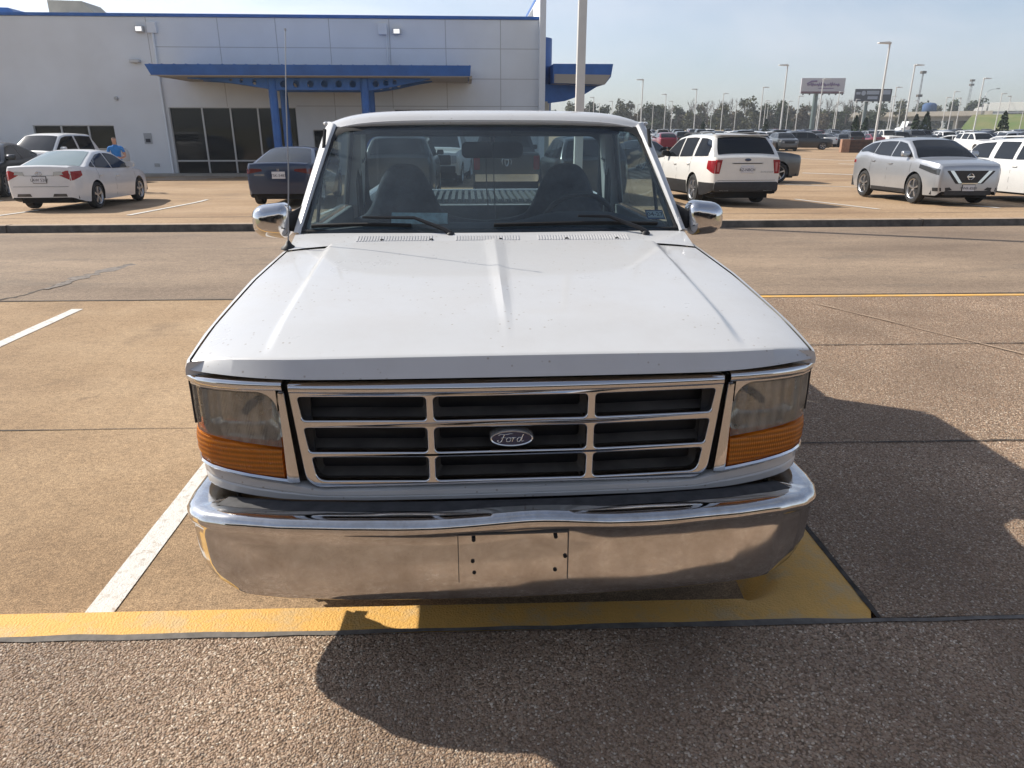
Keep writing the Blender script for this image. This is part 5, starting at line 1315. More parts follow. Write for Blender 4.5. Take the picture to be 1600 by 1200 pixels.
def far_car(kind, col, x, y, hd, where='in the rows of the far parking lot'):
    o = bpy.data.objects.new('distant_' + {'sedan': 'car', 'suv': 'suv', 'crossover': 'suv', 'pickup': 'pickup'}[kind], FAR[kind]); COL.objects.link(o)
    o.location = (x, y, far_z(y, x) + .006); o.rotation_euler = (0, 0, R(180 - hd))
    o.material_slots[0].link = 'OBJECT'; o.material_slots[0].material = CP_[col]
    tag(o, 'distant %s %s, %s' % (CN[col], KN[kind], where), KN[kind], 'distant cars in rows of the far lot')
    return o
rows_far = [(88, 28, .97, 183), (94, 12, .9, 3), (112, 14, .95, 183), (117.5, 14, .95, 3), (137, 16, .92, 183), (142.5, 16, .95, 3), (163, 18, .9, 183), (168.5, 18, .9, 3), (188, 20, .9, 183)]
nfar = 0
for ri, (Y, xa, dens, hd) in enumerate(rows_far):
    x = xa; ci = 0
    while x < Y * .80 + 4:
        if rnd.random() < dens * .86 and nfar < 300:
            kind = rnd.choice(['sedan', 'sedan', 'suv', 'suv', 'crossover', 'pickup'])
            far_car(kind, rnd.choice(cols), x + rnd.uniform(-.15, .15), Y + rnd.uniform(-.4, .4) + .02 * x, hd + rnd.uniform(-2, 2), '%s from left in far lot row %s' % (nth(ci + 1), ('one', 'two', 'three', 'four', 'five', 'six', 'seven', 'eight', 'nine')[ri])); nfar += 1; ci += 1
        x += 2.9 if Y < 150 else 3.1
for (k, c, x, y, hd) in (('crossover', 'gray', 27.0, 73.5, 184), ('suv', 'silver', 24.4, 73.2, 183), ('pickup', 'charcoal', 21.5, 73, 3), ('sedan', 'white', 46.0, 74.0, 120), ('suv', 'silver', 52.0, 73.0, 95), ('sedan', 'charcoal', 45.0, 62, 184), ('suv', 'white', 42, 66, 183), ('sedan', 'gray', 51.5, 63.5, 183), ('pickup', 'black', 37.0, 56.0, 3), ('crossover', 'black', 30.5, 44.5, 4), ('sedan', 'silver', 54.5, 66, 183),
                         ('sedan', 'silver', 2.6, 45, 80), ('suv', 'white', 4.5, 52, 185), ('pickup', 'white', 1.2, 60, 185), ('sedan', 'white', 6.5, 62, 183), ('suv', 'gray', -2.5, 46, 3), ('suv', 'charcoal', 1.8, 24.5, -4), ('sedan', 'black', 15.8, 64, 3), ('crossover', 'charcoal', 18.2, 70, 3)):
    far_car(k, c, x, y, hd, {27.0: 'facing out beside the light pole right of the white suv', 24.4: 'left of the grey one by the light pole', 21.5: 'just above the white suv roof', 46.0: 'side on behind the silver crossover', 52.0: 'side on at right behind the silver crossover', 45.0: 'in front of the cypress row', 42: 'right of the planter box', 51.5: 'behind the white suv at the right edge', 37.0: 'right beside the brown planter box', 30.5: 'standing alone left of the planter box', 54.5: 'at the right behind the silver crossover roof', 15.8: 'in front of the red suv', 18.2: 'right of the red suv'}.get(x, 'seen through the right of the truck windshield' if x > 1.5 else 'seen through the middle of the truck windshield'))

# ================================================================== dealership building
def wall_paint(name, c1, c2, sc=.35):
    return mat(name, c1, .9, col2=c2, vscale=sc, bump=.25, bscale=45)
M_wall = wall_paint('white_tilt_wall', (.75, .775, .80), (.67, .685, .70))
M_wblue = mat('blue_metal', (.030, .125, .40), .45, .1, var=.12, vscale=2)
M_groove = mat('panel_groove', (.44, .44, .44), .95)
M_alu = mat('aluminium_frame', (.52, .52, .52), .45, .4)
M_shop = mat('shop_glass', (.008, .010, .013), .03, spec=.35)
M_beige = mat('beige_metal', (.42, .39, .33), .6, var=.1, vscale=2)
M_soffit = mat('soffit_beige', (.40, .36, .31), .8)
M_lampon = mat('lit_wall_lamp', (.8, .8, .8), .4, emit=((1, .97, .92), .7))
BO = (1.2, 35.2, -.275)
bld = empty('dealership_building', BO, R(3.5), 'white panel building with blue roof coping and storefront windows, behind the truck on the left', 'building'); bld.scale = (1.033,) * 3
def Bd(mb, name, m, par=bld, **k): return mb.build(name, m, par, **k)
Z1 = 6.32
# wall with window openings: cells between cuts
opens = [(-21.80, -18.42, .95, 2.10), (-16.0, -10.6, .03, 2.83), (-9.95, -8.9, .03, 1.92), (-6.35, -3.95, .95, 2.76)]
cx = sorted(set([-45, 0] + [o[0] for o in opens] + [o[1] for o in opens])); cz = sorted(set([-.4, Z1] + [o[2] for o in opens] + [o[3] for o in opens]))
mb = MB()
for i in range(len(cx) - 1):
    for j in range(len(cz) - 1):
        mx_, mz_ = (cx[i] + cx[i + 1]) / 2, (cz[j] + cz[j + 1]) / 2
        if any(o[0] < mx_ < o[1] and o[2] < mz_ < o[3] for o in opens): continue
        mb.quad((cx[i], 0, cz[j]), (cx[i + 1], 0, cz[j]), (cx[i + 1], 0, cz[j + 1]), (cx[i], 0, cz[j + 1]))
for (a, b, c, d) in opens:
    for q in (((a, 0, c), (a, .14, c), (a, .14, d), (a, 0, d)), ((b, 0, c), (b, .14, c), (b, .14, d), (b, 0, d)), ((a, 0, d), (b, 0, d), (b, .14, d), (a, .14, d)), ((a, 0, c), (b, 0, c), (b, .14, c), (a, .14, c))): mb.quad(*q)
mb.quad((0, 0, -.4), (0, 22, -.4), (0, 22, Z1), (0, 0, Z1)); mb.quad((-45, .3, Z1 - .02), (0, .3, Z1 - .02), (0, 22, Z1 - .02), (-45, 22, Z1 - .02)); mb.quad((-45, 22, -.4), (0, 22, -.4), (0, 22, Z1), (-45, 22, Z1))
wall = Bd(mb, 'wall', M_wall)
mb = MB(); mb.box(-45.05, .02, -.05, .32, Z1 + .02, Z1 + .14); Bd(mb, 'coping', M_wblue, bevel=.008)
for u in (-16.4, -13.5, -11.12, -8.9, -6.38, -4.01, -1.66):
    mb = MB(); hi, lo = Z1, (-.2 if u > -9 and u not in (-6.38, -4.01) else (2.86 if u < -9 else 2.8))
    if u == -16.4: lo = 4.4
    mb.box(u - .014, u + .014, -.004, .02, lo, hi); Bd(mb, 'panel_joint', M_groove, wall)
for (u0, u1, z) in ((-16.2, 0, 5.20), (-16.2, 0, 4.0), (-10.55, 0, 2.89)):
    mb = MB(); mb.box(u0, u1, -.0045, .02, z - .013, z + .013); Bd(mb, 'panel_joint', M_groove, wall)
def glazing(a, b, c, d, mull, trans, name='window'):
    mb = MB(); mb.box(a, b, .10, .11, c, d); g = Bd(mb, name, M_shop); f = MB()
    for u in [a] + mull + [b]: f.box(u - .032, u + .032, .05, .12, c, d)
    for z in [c, d] + trans: f.box(a, b, .052, .118, z - .03, z + .03)
    Bd(f, 'window_frame', M_alu, g)
glazing(-21.80, -18.42, .95, 2.10, [-20.66, -19.52], [])
glazing(-16.0, -10.6, .03, 2.83, [-14.62, -13.42, -12.25, -11.4], [.62])
glazing(-9.95, -8.9, .03, 1.92, [], [], 'door')
glazing(-6.35, -3.95, .95, 2.76, [-5.2], [])
mb = MB(); mb.tube([(-16.17, -.07, Z1 - .45), (-16.17, -.07, .15), (-16.17, -.18, .05)], .055, 8); Bd(mb, 'downspout', M_wall, smooth=60)
for (u, z) in ((-16.16, 5.93), (-6.65, 5.93)):
    mb = MB(); mb.box(u - .19, u + .19, -.16, 0, z - .22, z + .2); Bd(mb, 'junction_box', M_wall, bevel=.02)
mb = MB(); mb.tube([(-6.5, -.06, 5.75), (-6.5, -.06, 4.1)], .03, 8); Bd(mb, 'conduit', M_wall, smooth=60)
for (u, z) in ((-16.66, 5.86), (-6.06, 5.84)):
    mb = MB(); mb.box(u - .17, u + .17, -.2, -.001, z - .12, z + .12); w_ = Bd(mb, 'wall_lamp', M_alu, bevel=.02); mb = MB(); mb.ngon([(u - .12, -.206, z - .08), (u + .12, -.206, z - .08), (u + .12, -.206, z + .08), (u - .12, -.206, z + .08)]); Bd(mb, 'lamp_face', M_lampon, w_)
mb = MB(); mb.box(-17.25, -16.85, -.22, -.001, 4.58, 4.7); Bd(mb, 'camera_bracket', M_alu, bevel=.02)
mb = MB(); mb.lathe([(-.12, .0), (-.12, .07), (-.001, .08)], (-18.1, 0, 3.18), 'y', 12); Bd(mb, 'wall_spigot', M_groove, smooth=40)
mb = MB(); mb.box(-17.22, -16.90, -.03, -.001, 1.34, 1.78); sg_ = Bd(mb, 'wall_sign', mat('sign_gray', (.36, .37, .39), .6)); mb = MB(); mb.box(-17.16, -16.96, -.036, -.028, 1.40, 1.55); Bd(mb, 'sign_print', M_ink, sg_)
mb = MB(); mb.box(-16.95, -16.75, -.05, -.001, .38, .52); Bd(mb, 'outlet_box', M_groove)
mb = MB(); mb.box(-18.6, -10.6, -.9, -.02, -.05, .10); Bd(mb, 'storefront_step', mat('step_concrete', (.36, .33, .29), .9, var=.15, vscale=3))
# entrance canopy on four columns with pierced tapered beams
mb = MB(); mb.hexa([(-15.1, -3.62, 3.88), (-3.02, -3.62, 3.88), (-3.02, -.02, 3.90), (-15.1, -.02, 3.90), (-15.25, -3.72, 4.26), (-2.98, -3.72, 4.26), (-2.98, -.02, 4.34), (-15.25, -.02, 4.34)]); can = Bd(mb, 'canopy', M_wblue)
mb = MB(); mb.box(-14.9, -3.1, -3.5, -.1, 3.845, 3.872); Bd(mb, 'soffit', M_soffit, can)
mb = MB(); mb.box(-15.14, -2.96, -3.68, -3.60, 3.865, 3.885); mb.box(-3.05, -2.94, -3.6, -.1, 3.80, 3.9); Bd(mb, 'gutter_lip', M_soffit, can)
for i in range(28):
    u = -15.1 + i * .447; mb = MB(); mb.box(u - .012, u + .012, -3.66, -.05, 4.25, 4.285); Bd(mb, 'roof_seam', M_wblue, can)
for yb in (-2.9, -1.1):
    def under(u): return float(np.interp(u, [-14.0, -13.0, -11.6, -10.8, -6.9, -6.2, -5.2, -4.6], [3.80, 3.74, 3.55, 3.40, 3.40, 3.50, 3.70, 3.80]))
    us_ = [-14 + 9.4 * i / 60 for i in range(61)]
    outer_ = [(u, 3.845) for u in us_] + [(u, under(u)) for u in reversed(us_)][0:]
    holes_ = []
    for u in (-12.35, -11.95, -11.45, -10.35, -9.85, -9.3, -8.75, -8.2, -7.65, -6.75, -6.35, -6.0):
        zc = (3.845 + under(u)) / 2; r = min(.13, (3.845 - under(u)) * .30); holes_.append([(u + r * math.cos(2 * math.pi * k / 14), zc + r * math.sin(2 * math.pi * k / 14)) for k in range(14)])
    gm = plate2d(outer_[::-1], holes_, .10, .0, lambda c: (c.x, yb - c.z, c.y)); Bd(gm, 'pierced_beam', M_wblue, can)
    for u in (-10.8, -7.2):
        mb = MB(); mb.tube([(u, yb, -.05), (u, yb, 3.82)], .165, 12); Bd(mb, 'column', M_wblue, can, smooth=40)
# tall end fin, drum, right-hand canopy
mb = MB(); mb.box(.0, .26, -.35, 7, -.3, 7.30); fin = Bd(mb, 'end_fin', M_wall); mb = MB(); mb.box(-.03, .29, -.38, 7.03, 7.30, 7.42); Bd(mb, 'fin_cap', M_wblue, fin)
mb = MB(); mb.hexa([(-.6, 3, Z1), (0, 3, Z1), (0, 3.3, Z1), (-.6, 3.3, Z1), (-.02, 3, 7.2), (0, 3, 7.2), (0, 3.3, 7.2), (-.02, 3.3, 7.2)]); Bd(mb, 'fin_brace', M_alu, fin)
mb = MB(); mb.lathe([(2.5, 1.15), (6.05, 1.15), (6.06, 1.1), (6.06, 0)], (-.1, 4.3, 0), 'z', 30); Bd(mb, 'blue_drum', M_wblue, smooth=40)
mb = MB(); mb.prism([(.9, 3.98), (3.35, 3.92), (3.62, 4.25), (3.70, 4.80), (.9, 4.80)], 2.2, 7.5); rc = Bd(mb, 'side_canopy', M_wblue)
mb = MB(); mb.prism([(.95, 3.97), (3.34, 3.91), (3.60, 4.33), (.95, 4.36)], 2.14, 2.2); Bd(mb, 'canopy_face', M_soffit, rc)
mb = MB(); mb.prism([(.27, 3.05), (1.6, 3.22), (2.6, 3.55), (3.2, 3.90), (.27, 3.97)], 3.2, 3.35); Bd(mb, 'canopy_truss', M_wblue, rc)
mb = MB(); mb.tube([(.62, 3.4, -.2), (.62, 3.4, 3.2)], .25, 12); Bd(mb, 'column', M_beige, rc, smooth=40)
for (u0, u1, y0, zt, m, nm) in ((-21.3, -19.2, 3.0, 7.15, M_beige, 'beige rooftop air unit left of the blue coping'), (-25.0, -22.9, 4.0, 7.0, M_wblue, 'blue grey rooftop unit at the far left of the roof')):
    c_, s_ = math.cos(R(3.5)), math.sin(R(3.5)); X, Y = BO[0] + 1.033 * ((u0 + u1) / 2 * c_ - y0 * s_), BO[1] + 1.033 * ((u0 + u1) / 2 * s_ + y0 * c_)
    ru = empty('rooftop_unit', (X, Y, BO[2] + (Z1 - .02) * 1.033), R(3.5), nm, 'air unit'); w_ = (u1 - u0) / 2
    mb = MB(); mb.prism([(-w_, 0), (w_ + .35, 0), (w_ - .6, zt - Z1 + .1), (-w_, zt - Z1 + .13)], -.9, .9); mb.build('housing', m, ru, bevel=.02)
    mb = MB(); mb.box(-.15, .25, -.92, -.9, .25, .5); mb.build('access_panel', M_groove, ru)

# ---- showroom behind the photographer: only its mirror image is seen in the chrome
sh = empty('showroom_building', (0, -9.5, 0), 0, 'dark glass showroom front mirrored in the truck grille and bumper', 'building')
mb = MB(); mb.box(-16, 16, -3, 0, 0.13, 5.2); mb.build('wall', mat('showroom_dark', (.10, .095, .09), .8), sh)
mb = MB(); mb.box(-16, 16, -.2, 2.2, 3.6, 4.4); mb.build('eave', M_wall, sh)
for i in range(9):
    mb = MB(); x = -14.2 + i * 3.5; mb.box(x - 1.55, x + 1.55, .004, .03, .4, 3.2); mb.build('window', M_shop, sh)

# ================================================================== light poles
M_pole = mat('pole_white', (.62, .62, .60), .5, .1, var=.05, vscale=2)
pole0 = empty('light_pole', (1.42, 16.15, 0), R(3), 'nearest white square light pole rising behind the truck cab', 'light pole', None)
mb = MB(); mb.loft([[(-.09, -.09, .25), (.09, -.09, .25), (.09, .09, .25), (-.09, .09, .25)], [(-.075, -.075, 9), (.075, -.075, 9), (.075, .075, 9), (-.075, .075, 9)]], closed=True, caps=True); mb.build('shaft', M_pole, pole0, bevel=.008)
mb = MB(); mb.lathe([(-.4, .28), (.55, .26), (.58, .2), (.58, 0)], (0, 0, 0), 'z', 20); mb.build('base', M_kerbtop, pole0, smooth=40)
mb = MB(); mb.box(-1.0, -.1, -.22, .22, 9.02, 9.14); mb.box(-.2, .12, -.06, .06, 8.96, 9.08); mb.build('lamp_head', M_pole, pole0, bevel=.02)
def pole_parts(name, twin):
    o = empty(name, (0, 0, 0)); mb = MB()
    mb.tube([(0, 0, .5), (0, 0, 9)], [.11, .075], 8); mb.build('shaft', M_pole, o, smooth=60)
    mb = MB(); mb.lathe([(0, .30), (.75, .28), (.78, .2), (.78, 0)], (0, 0, 0), 'z', 12); mb.build('base', M_pole, o, smooth=40)
    mb = MB(); mb.hexa([(-1.05, -.2, 9.02), (-.1, -.2, 8.98), (-.1, .2, 8.98), (-1.05, .2, 9.02), (-1.05, -.2, 9.10), (-.1, -.2, 9.16), (-.1, .2, 9.16), (-1.05, .2, 9.10)]); mb.lathe([(-.06, .0), (-.05, .13), (.12, .13), (.14, 0)], (0, 0, 9), 'z', 10); mb.build('lamp_head', M_pole, o)
    return o
pp = pole_parts('light_pole', False)
PL = [(1005, 124, 0), (1041, 147, 0), (1089, 139, 0), (1131, 146, 1), (1151, 160, 1), (1113, 163, 1), (1051, 158, 0), (1021, 161, 0), (1193, 136, 1), (1197, 157, 1), (1201, 160, 1), (1231, 101, 0), (1249, 150, 1), (1233, 158, 1), (1287, 123, 1), (1280, 155, 1), (1312, 143, 1), (1307, 160, 1), (1391, 66, 0), (1338, 155, 1), (1351, 158, 1), (1401, 136, 1), (1395, 150, 1), (1409, 155, 1), (1430, 101, 1), (1435, 157, 0), (1480, 152, 1), (1492, 143, 1), (1502, 153, 0), (1538, 122, 1), (1566, 146, 1), (1580, 150, 0), (1602, 160, 1), (928, 152, 0), (921, 164, 0), (937, 162, 0), (957, 158, 0), (997, 163, 1)]
first = True
for (px, py, flip) in PL:
    p = at_z(px, py, 8.75)
    o = pp if first else copy_tree(pp); first = False
    o.location = (p.x, p.y, -.36); o.rotation_euler = (0, 0, R(3 + (180 if flip else 0)))
    big = py < 130
    lab = {(1391, 66): 'tallest looking light pole, directly above the silver crossover', (1231, 101): 'light pole right of the white suv roof, lamp head pointing left', (1430, 101): 'tall light pole above the white suv at the right edge, lamp pointing right', (1287, 123): 'light pole standing before the pale billboard', (1538, 122): 'light pole in front of the green embankment and bridge end', (1005, 124): 'light pole just right of the truck roof corner'}.get((px, py))
    tag(o, lab or 'small distant white light pole, %s from the left along the far lot' % nth(1 + sorted(q[0] for q in PL).index(px)), 'light pole', 'white light poles of the far lot')
mb = MB(); mb.box(-.35, .35, -.03, .03, 5.6, 5.66); 

# ================================================================== far scenery
# billboards
def billboard(px0, px1, py0, py1, Y, face, name, label, foot, wid=.5, tilt=0):
    a, b = at_y(px0, py0, Y), at_y(px1, py1, Y); cx_ = (a.x + b.x) / 2
    o = empty('billboard', (cx_, Y, -.6), R(tilt), label, 'billboard'); hw = (b.x - a.x) / 2; z0, z1 = b.z + .6, a.z + .6
    mb = MB(); mb.box(-hw, hw, -.25, .25, z0, z1); pnl = mb.build('panel', face, o, bevel=.05)
    mb = MB(); mb.tube([(foot, .6, 0), (foot, .6, z0 + .5)], wid, 12); mb.build('post', mat(name + '_post', (.10, .14, .14), .6), o, smooth=50)
    mb = MB(); mb.box(-hw * .98, hw * .98, -1.0, -.2, z0 - .14, z0 - .05)
    for k in range(7): x = lerp(-hw * .9, hw * .9, k / 6); mb.box(x - .04, x + .04, -1.2, -.2, z0 - .5, z0 - .05)
    mb.build('catwalk', M_kerb, o)
    return o, pnl, hw, z0, z1
o, pnl, hw, z0, z1 = billboard(1253, 1318, 122, 146, 235, mat('billboard_pale', (.50, .48, .52), .7), 'pale', 'pale grey billboard with purple script on a pole above the trees', -1.5, .7)
M_pur = mat('billboard_purple', (.20, .13, .26), .7); M_bred = mat('billboard_red', (.20, .08, .09), .7)
mb = MB(); mb.box(-hw * .97, hw * .97, -.27, -.245, z0 + .02, z0 + (z1 - z0) * .13); mb.build('red_band', M_bred, pnl)
mb = MB(); h_ = z1 - z0
for k in range(15):
    x = -hw * .70 + k * hw * .098; mb.tube([(x, -.27, z0 + h_ * (.50 + .05 * math.sin(k * 2.1))), (x + hw * .03, -.27, z0 + h_ * (.66 + .06 * math.sin(k * 1.3))), (x + hw * .08, -.27, z0 + h_ * .52)], .22, 5)
mb.tube([(-hw * .75, -.27, z0 + h_ * .62), (-hw * .55, -.27, z0 + h_ * .78), (-hw * .3, -.27, z0 + h_ * .80)], .25, 5); mb.box(-hw * .2, hw * .5, -.27, -.25, z0 + h_ * .30, z0 + h_ * .36); mb.build('script', M_pur, pnl)
o, pnl, hw, z0, z1 = billboard(1337, 1391, 139, 158, 225, mat('billboard_dark', (.025, .03, .045), .6), 'darkb', 'dark billboard with pale text panels on a green post', -1.4, .55)
mb = MB(); h_ = z1 - z0; M_bl = mat('billboard_light', (.30, .34, .42), .7)
for (x0, x1, q0, q1) in ((-.38, .30, .55, .85), (-.30, .25, .15, .40), (-.95, -.72, .55, .75), (.42, .92, .55, .9)): mb.box(hw * x0, hw * x1, -.27, -.25, z0 + h_ * q0, z0 + h_ * q1)
mb.build('print', M_bl, pnl); mb = MB(); mb.lathe([(-.27, 0), (-.27, h_ * .2), (-.2, h_ * .2)], (-hw * .55, 0, z0 + h_ * .65), 'y', 14); mb.build('portrait_blob', M_bl, pnl)
# overpass, embankment, lorry: the highway runs diagonally, its right end nearer
M_conc = mat('bridge_concrete', (.46, .41, .35), .9, var=.12, vscale=.3)
HO, HA = Vector((154, 300)), R(-45); dz = 7.0
def hwy(x, y=0.0): return (HO.x + x * math.cos(HA) - y * math.sin(HA), HO.y + x * math.sin(HA) + y * math.cos(HA))
ov_ = empty('highway_overpass', (HO.x, HO.y, -.5), HA, 'pale concrete highway bridge deck beyond the far parking lot', 'bridge')
mb = MB(); mb.box(-60, 26, -1, 12, dz - .7, dz); mb.build('deck', M_conc, ov_)
mb = MB(); mb.box(-60, 30, -1.3, -1.0, dz - .4, dz + 1.2); mb.build('parapet', M_conc, ov_)
mb = MB(); mb.box(-60, 26, .2, 11, dz - 2.1, dz - .7); mb.build('girder', mat('girder_concrete', (.30, .27, .24), .9), ov_)
for k in range(5):
    x = -46 + k * 16; mb = MB(); mb.box(x - .8, x + .8, 1, 9, 0, dz - 2.1); mb.build('pier', M_conc, ov_, bevel=.05)
mb = MB(); prof = [(-22, 0), (-15, 1.6), (-5, dz - 1.0), (-1.5, dz), (14, dz), (26, 0)]
mb.loft([[(*hwy(x + (4 if z > 1 else -6) * (x < 30), y), z - .6) for y, z in prof] for x in (20, 60, 140, 260)])
mb.build('embankment', M_grass)['kind'] = 'structure'
mb = MB(); mb.loft([[(*hwy(x, -1.0), dz + .35), (*hwy(x, -1.0), dz - .3)] for x in (30, 90, 160)]); mb.build('guard_rail', M_steel)['kind'] = 'structure'
mb = MB(); mb.quad((60, 206, -.34), (240, 206, -.34), (240, 262, .5), (60, 247, .4)); mb.build('dry_verge', mat('dry_grass', (.34, .25, .14), .95, col2=(.24, .19, .10), vscale=.12))['kind'] = 'structure'
mb = MB(); mb.quad((-30, 205.5, -.36), (90, 207, -.36), (90, 240, 1.2), (-30, 240, 1.2)); mb.build('dry_bank', MATS['dry_grass'])['kind'] = 'structure'
def lorry():
    p = hwy(34, 4); o = empty('semi_trailer_truck', (p[0], p[1], dz - .55), HA, 'white semi trailer truck driving on the highway embankment', 'truck')
    W = mat('lorry_white', (.74, .73, .70), .5)
    mb = MB(); mb.box(-6.5, 8.2, -1.3, 1.3, 1.15, 4.1); mb.build('trailer', W, o, bevel=.06)
    mb = MB(); mb.prism([(-11.2, .7), (-7.2, .7), (-7.2, 3.7), (-8.4, 3.9), (-9.2, 2.7), (-10.9, 2.2), (-11.3, 1.6)], -1.2, 1.2); mb.build('cab', W, o, bevel=.08)
    mb = MB(); mb.prism([(-9.15, 2.6), (-8.3, 2.6), (-8.3, 3.3), (-8.75, 3.3)], -1.215, 1.215); mb.build('window', M_tint, o)
    for x in (-10.2, -7.6, -6.6, 5.4, 6.7):
        mb = MB(); mb.lathe([(-1.2, .0), (-1.2, .5), (1.2, .5), (1.2, 0)], (x, 0, .5), 'y', 14); mb.build('wheel', M_tyre, o, smooth=40)
lorry()
p = at_y(1452, 170, 325); tk = empty('water_tank', (p.x, 325, -.5), 0, 'rounded blue tank above the bridge among the trees', 'tank')
M_tank = mat('tank_blue', (.035, .085, .20), .8, var=.15, vscale=.6)
zc = p.z + .5; mb = MB(); mb.lathe([(-2.6, 0), (-2.5, 1.8), (-1.6, 2.8), (1.4, 2.8), (2.2, 2.0), (2.5, 0)], (0, 0, zc), 'z', 18); mb.build('vessel', M_tank, tk, smooth=50); mb = MB(); mb.tube([(0, 0, 0), (0, 0, zc)], .6, 8); mb.build('stem', M_tank, tk)
def mast(px, py, Y, w, label, knobs):
    p = at_y(px, py, Y); o = empty('radio_mast', (p.x, Y, -.6), 0, label, 'mast'); H_ = p.z + .6; mb = MB()
    for a in range(3):
        c_, s_ = math.cos(a * 2.094), math.sin(a * 2.094); mb.tube([(w * c_, w * s_, 0), (w * .4 * c_, w * .4 * s_, H_)], .09, 4)
    n = int(H_ / 2.2)
    for k in range(n):
        for a in range(3):
            z0_, z1_ = H_ * k / n, H_ * (k + 1) / n; f0, f1 = lerp(w, w * .4, k / n), lerp(w, w * .4, (k + 1) / n); mb.tube([(f0 * math.cos(a * 2.094), f0 * math.sin(a * 2.094), z0_), (f1 * math.cos((a + 1) * 2.094), f1 * math.sin((a + 1) * 2.094), z1_)], .05, 4)
    mb.build('lattice', M_steel, o)
    for z in knobs: mb = MB(); mb.box(-.9, .9, -.9, .9, H_ * z - .5, H_ * z + .5); mb.build('antenna_cluster', M_kerb, o)
mast(1443, 112, 330, .55, 'thin lattice radio mast right of the dark billboard', (.99, .62))
mast(1520, 124, 420, 1.1, 'short lattice radio mast above the highway trees', (.98, .90))
q_ = hwy(26.5, -1.5); p = at_y(1551, 142, q_[1]); hl = empty('highway_lamp', (q_[0], q_[1], dz - .6), 0, 'curved highway lamp post standing on the embankment beside the lorry', 'light pole')
hh = p.z - dz + .2; mb = MB(); mb.tube([(0, 0, 0), (0, 0, hh * .8), (.6, 0, hh * 1.02), (2.0, 0, hh * 1.12), (4.2, 0, hh * 1.15)], [.12, .1, .08, .07, .06], 6); mb.build('post', M_steel, hl, smooth=60); mb = MB(); mb.box(3.6, 4.8, -.2, .2, hh * 1.13, hh * 1.17); mb.build('lamp_head', M_steel, hl)
# planter box
bxp = at_z(1312, 238, -.35); pb = empty('planter_box', (bxp.x, bxp.y, -.35), R(-14), 'long low brown planter box with pale end pillar in the far lot', 'planter')
mb = MB(); mb.box(.7, 6.2, -.5, .5, 0, 1.12); mb.build('box', mat('brown_planks', (.075, .04, .028), .8, var=.3, vscale=3), pb, bevel=.02)
for z in (.28, .56, .84): mb = MB(); mb.box(.72, 6.18, -.515, -.49, z - .015, z + .015); mb.build('plank_gap', M_dark, pb)
mb = MB(); mb.box(0, .7, -.55, .55, 0, 1.16); mb.build('end_pillar', mat('pale_brick', (.30, .17, .11), .85, var=.2, vscale=6), pb, bevel=.02)

# ================================================================== trees
def leaf_mat(name, a, b):
    m = mat(name, a, .75, spec=.2); t = m.node_tree; p = t.nodes['Principled BSDF']; g = t.nodes.new('ShaderNodeNewGeometry'); r = t.nodes.new('ShaderNodeValToRGB'); r.color_ramp.elements[0].color = (*a, 1); r.color_ramp.elements[1].color = (*b, 1)
    t.links.new(g.outputs['Random Per Island'], r.inputs['Fac']); t.links.new(r.outputs['Color'], p.inputs['Base Color']); return m
M_leafA = leaf_mat('leaf_dark', (.030, .045, .020), (.085, .10, .045)); M_leafB = leaf_mat('leaf_olive', (.06, .065, .028), (.14, .135, .065)); M_leafC = leaf_mat('leaf_brown', (.085, .07, .045), (.16, .13, .085)); M_cyp = leaf_mat('leaf_cypress', (.012, .028, .014), (.04, .062, .03))
M_bark = mat('bark', (.12, .095, .075), .95, var=.3, vscale=3)
def tree_mesh(rn, h, spread, n, leaf, z0=.25, size=.5):
    tr = MB(); tr.tube([(0, 0, 0), (rn.uniform(-.2, .2), rn.uniform(-.2, .2), h * .35), (rn.uniform(-.4, .4), 0, h * .7)], [.30, .22, .08], 6)
    lobes = []
    for k in range(11):
        a = rn.uniform(0, 6.28); zz = h * rn.uniform(z0 + .08, .90); rr = spread * (1 - ((zz / h - .5) / .62) ** 2) * rn.uniform(.15, .72)
        c = Vector((rr * math.cos(a), rr * math.sin(a), zz)); lobes.append((c, spread * rn.uniform(.26, .48))); tr.tube([(0, 0, zz * .6), c], [.10, .03], 4)
    cr_ = MB()
    for k in range(n):
        c, r = rn.choice(lobes); d = Vector((rn.gauss(0, 1), rn.gauss(0, 1), rn.gauss(0, .85))).normalized() * r * rn.uniform(.35, 1.12)
        p = c + d; s_ = size * rn.uniform(.5, 1.3); a = Vector((rn.gauss(0, 1), rn.gauss(0, 1), rn.gauss(0, 1))).normalized(); b = a.cross(Vector((rn.gauss(0, 1), rn.gauss(0, 1), rn.gauss(0, 1)))).normalized()
        cr_.add([p - a * s_, p + b * s_ * .6, p + a * s_, p - b * s_ * .6], [(0, 1, 2, 3)])
    return tr, cr_
def bare_mesh(rn, h):
    tr = MB(); 
    def br(p, d, l, r, k):
        q = p + d * l; tr.tube([p, (p + q) / 2 + Vector((rn.uniform(-.04, .04), rn.uniform(-.04, .04), 0)) * l, q], [r, r * .8, r * .6], 4, caps=False)
        if k == 0: return
        for _ in range(3 if k > 1 else 4):
            br(p + d * l * rn.uniform(.55, 1), (d + Vector((rn.gauss(0, .42), rn.gauss(0, .42), rn.uniform(0, .35)))).normalized(), l * rn.uniform(.55, .8), r * .58, k - 1)
    br(Vector((0, 0, 0)), Vector((0, 0, 1)), h * .34, .22, 4); return tr
rn = random.Random(5); PRO = []
def proto(name, parts):
    o = empty(name, (0, 0, 0))
    for nm, mbx, m in parts: mbx.build(nm, m, o, recalc=False, weld=False)
    return o
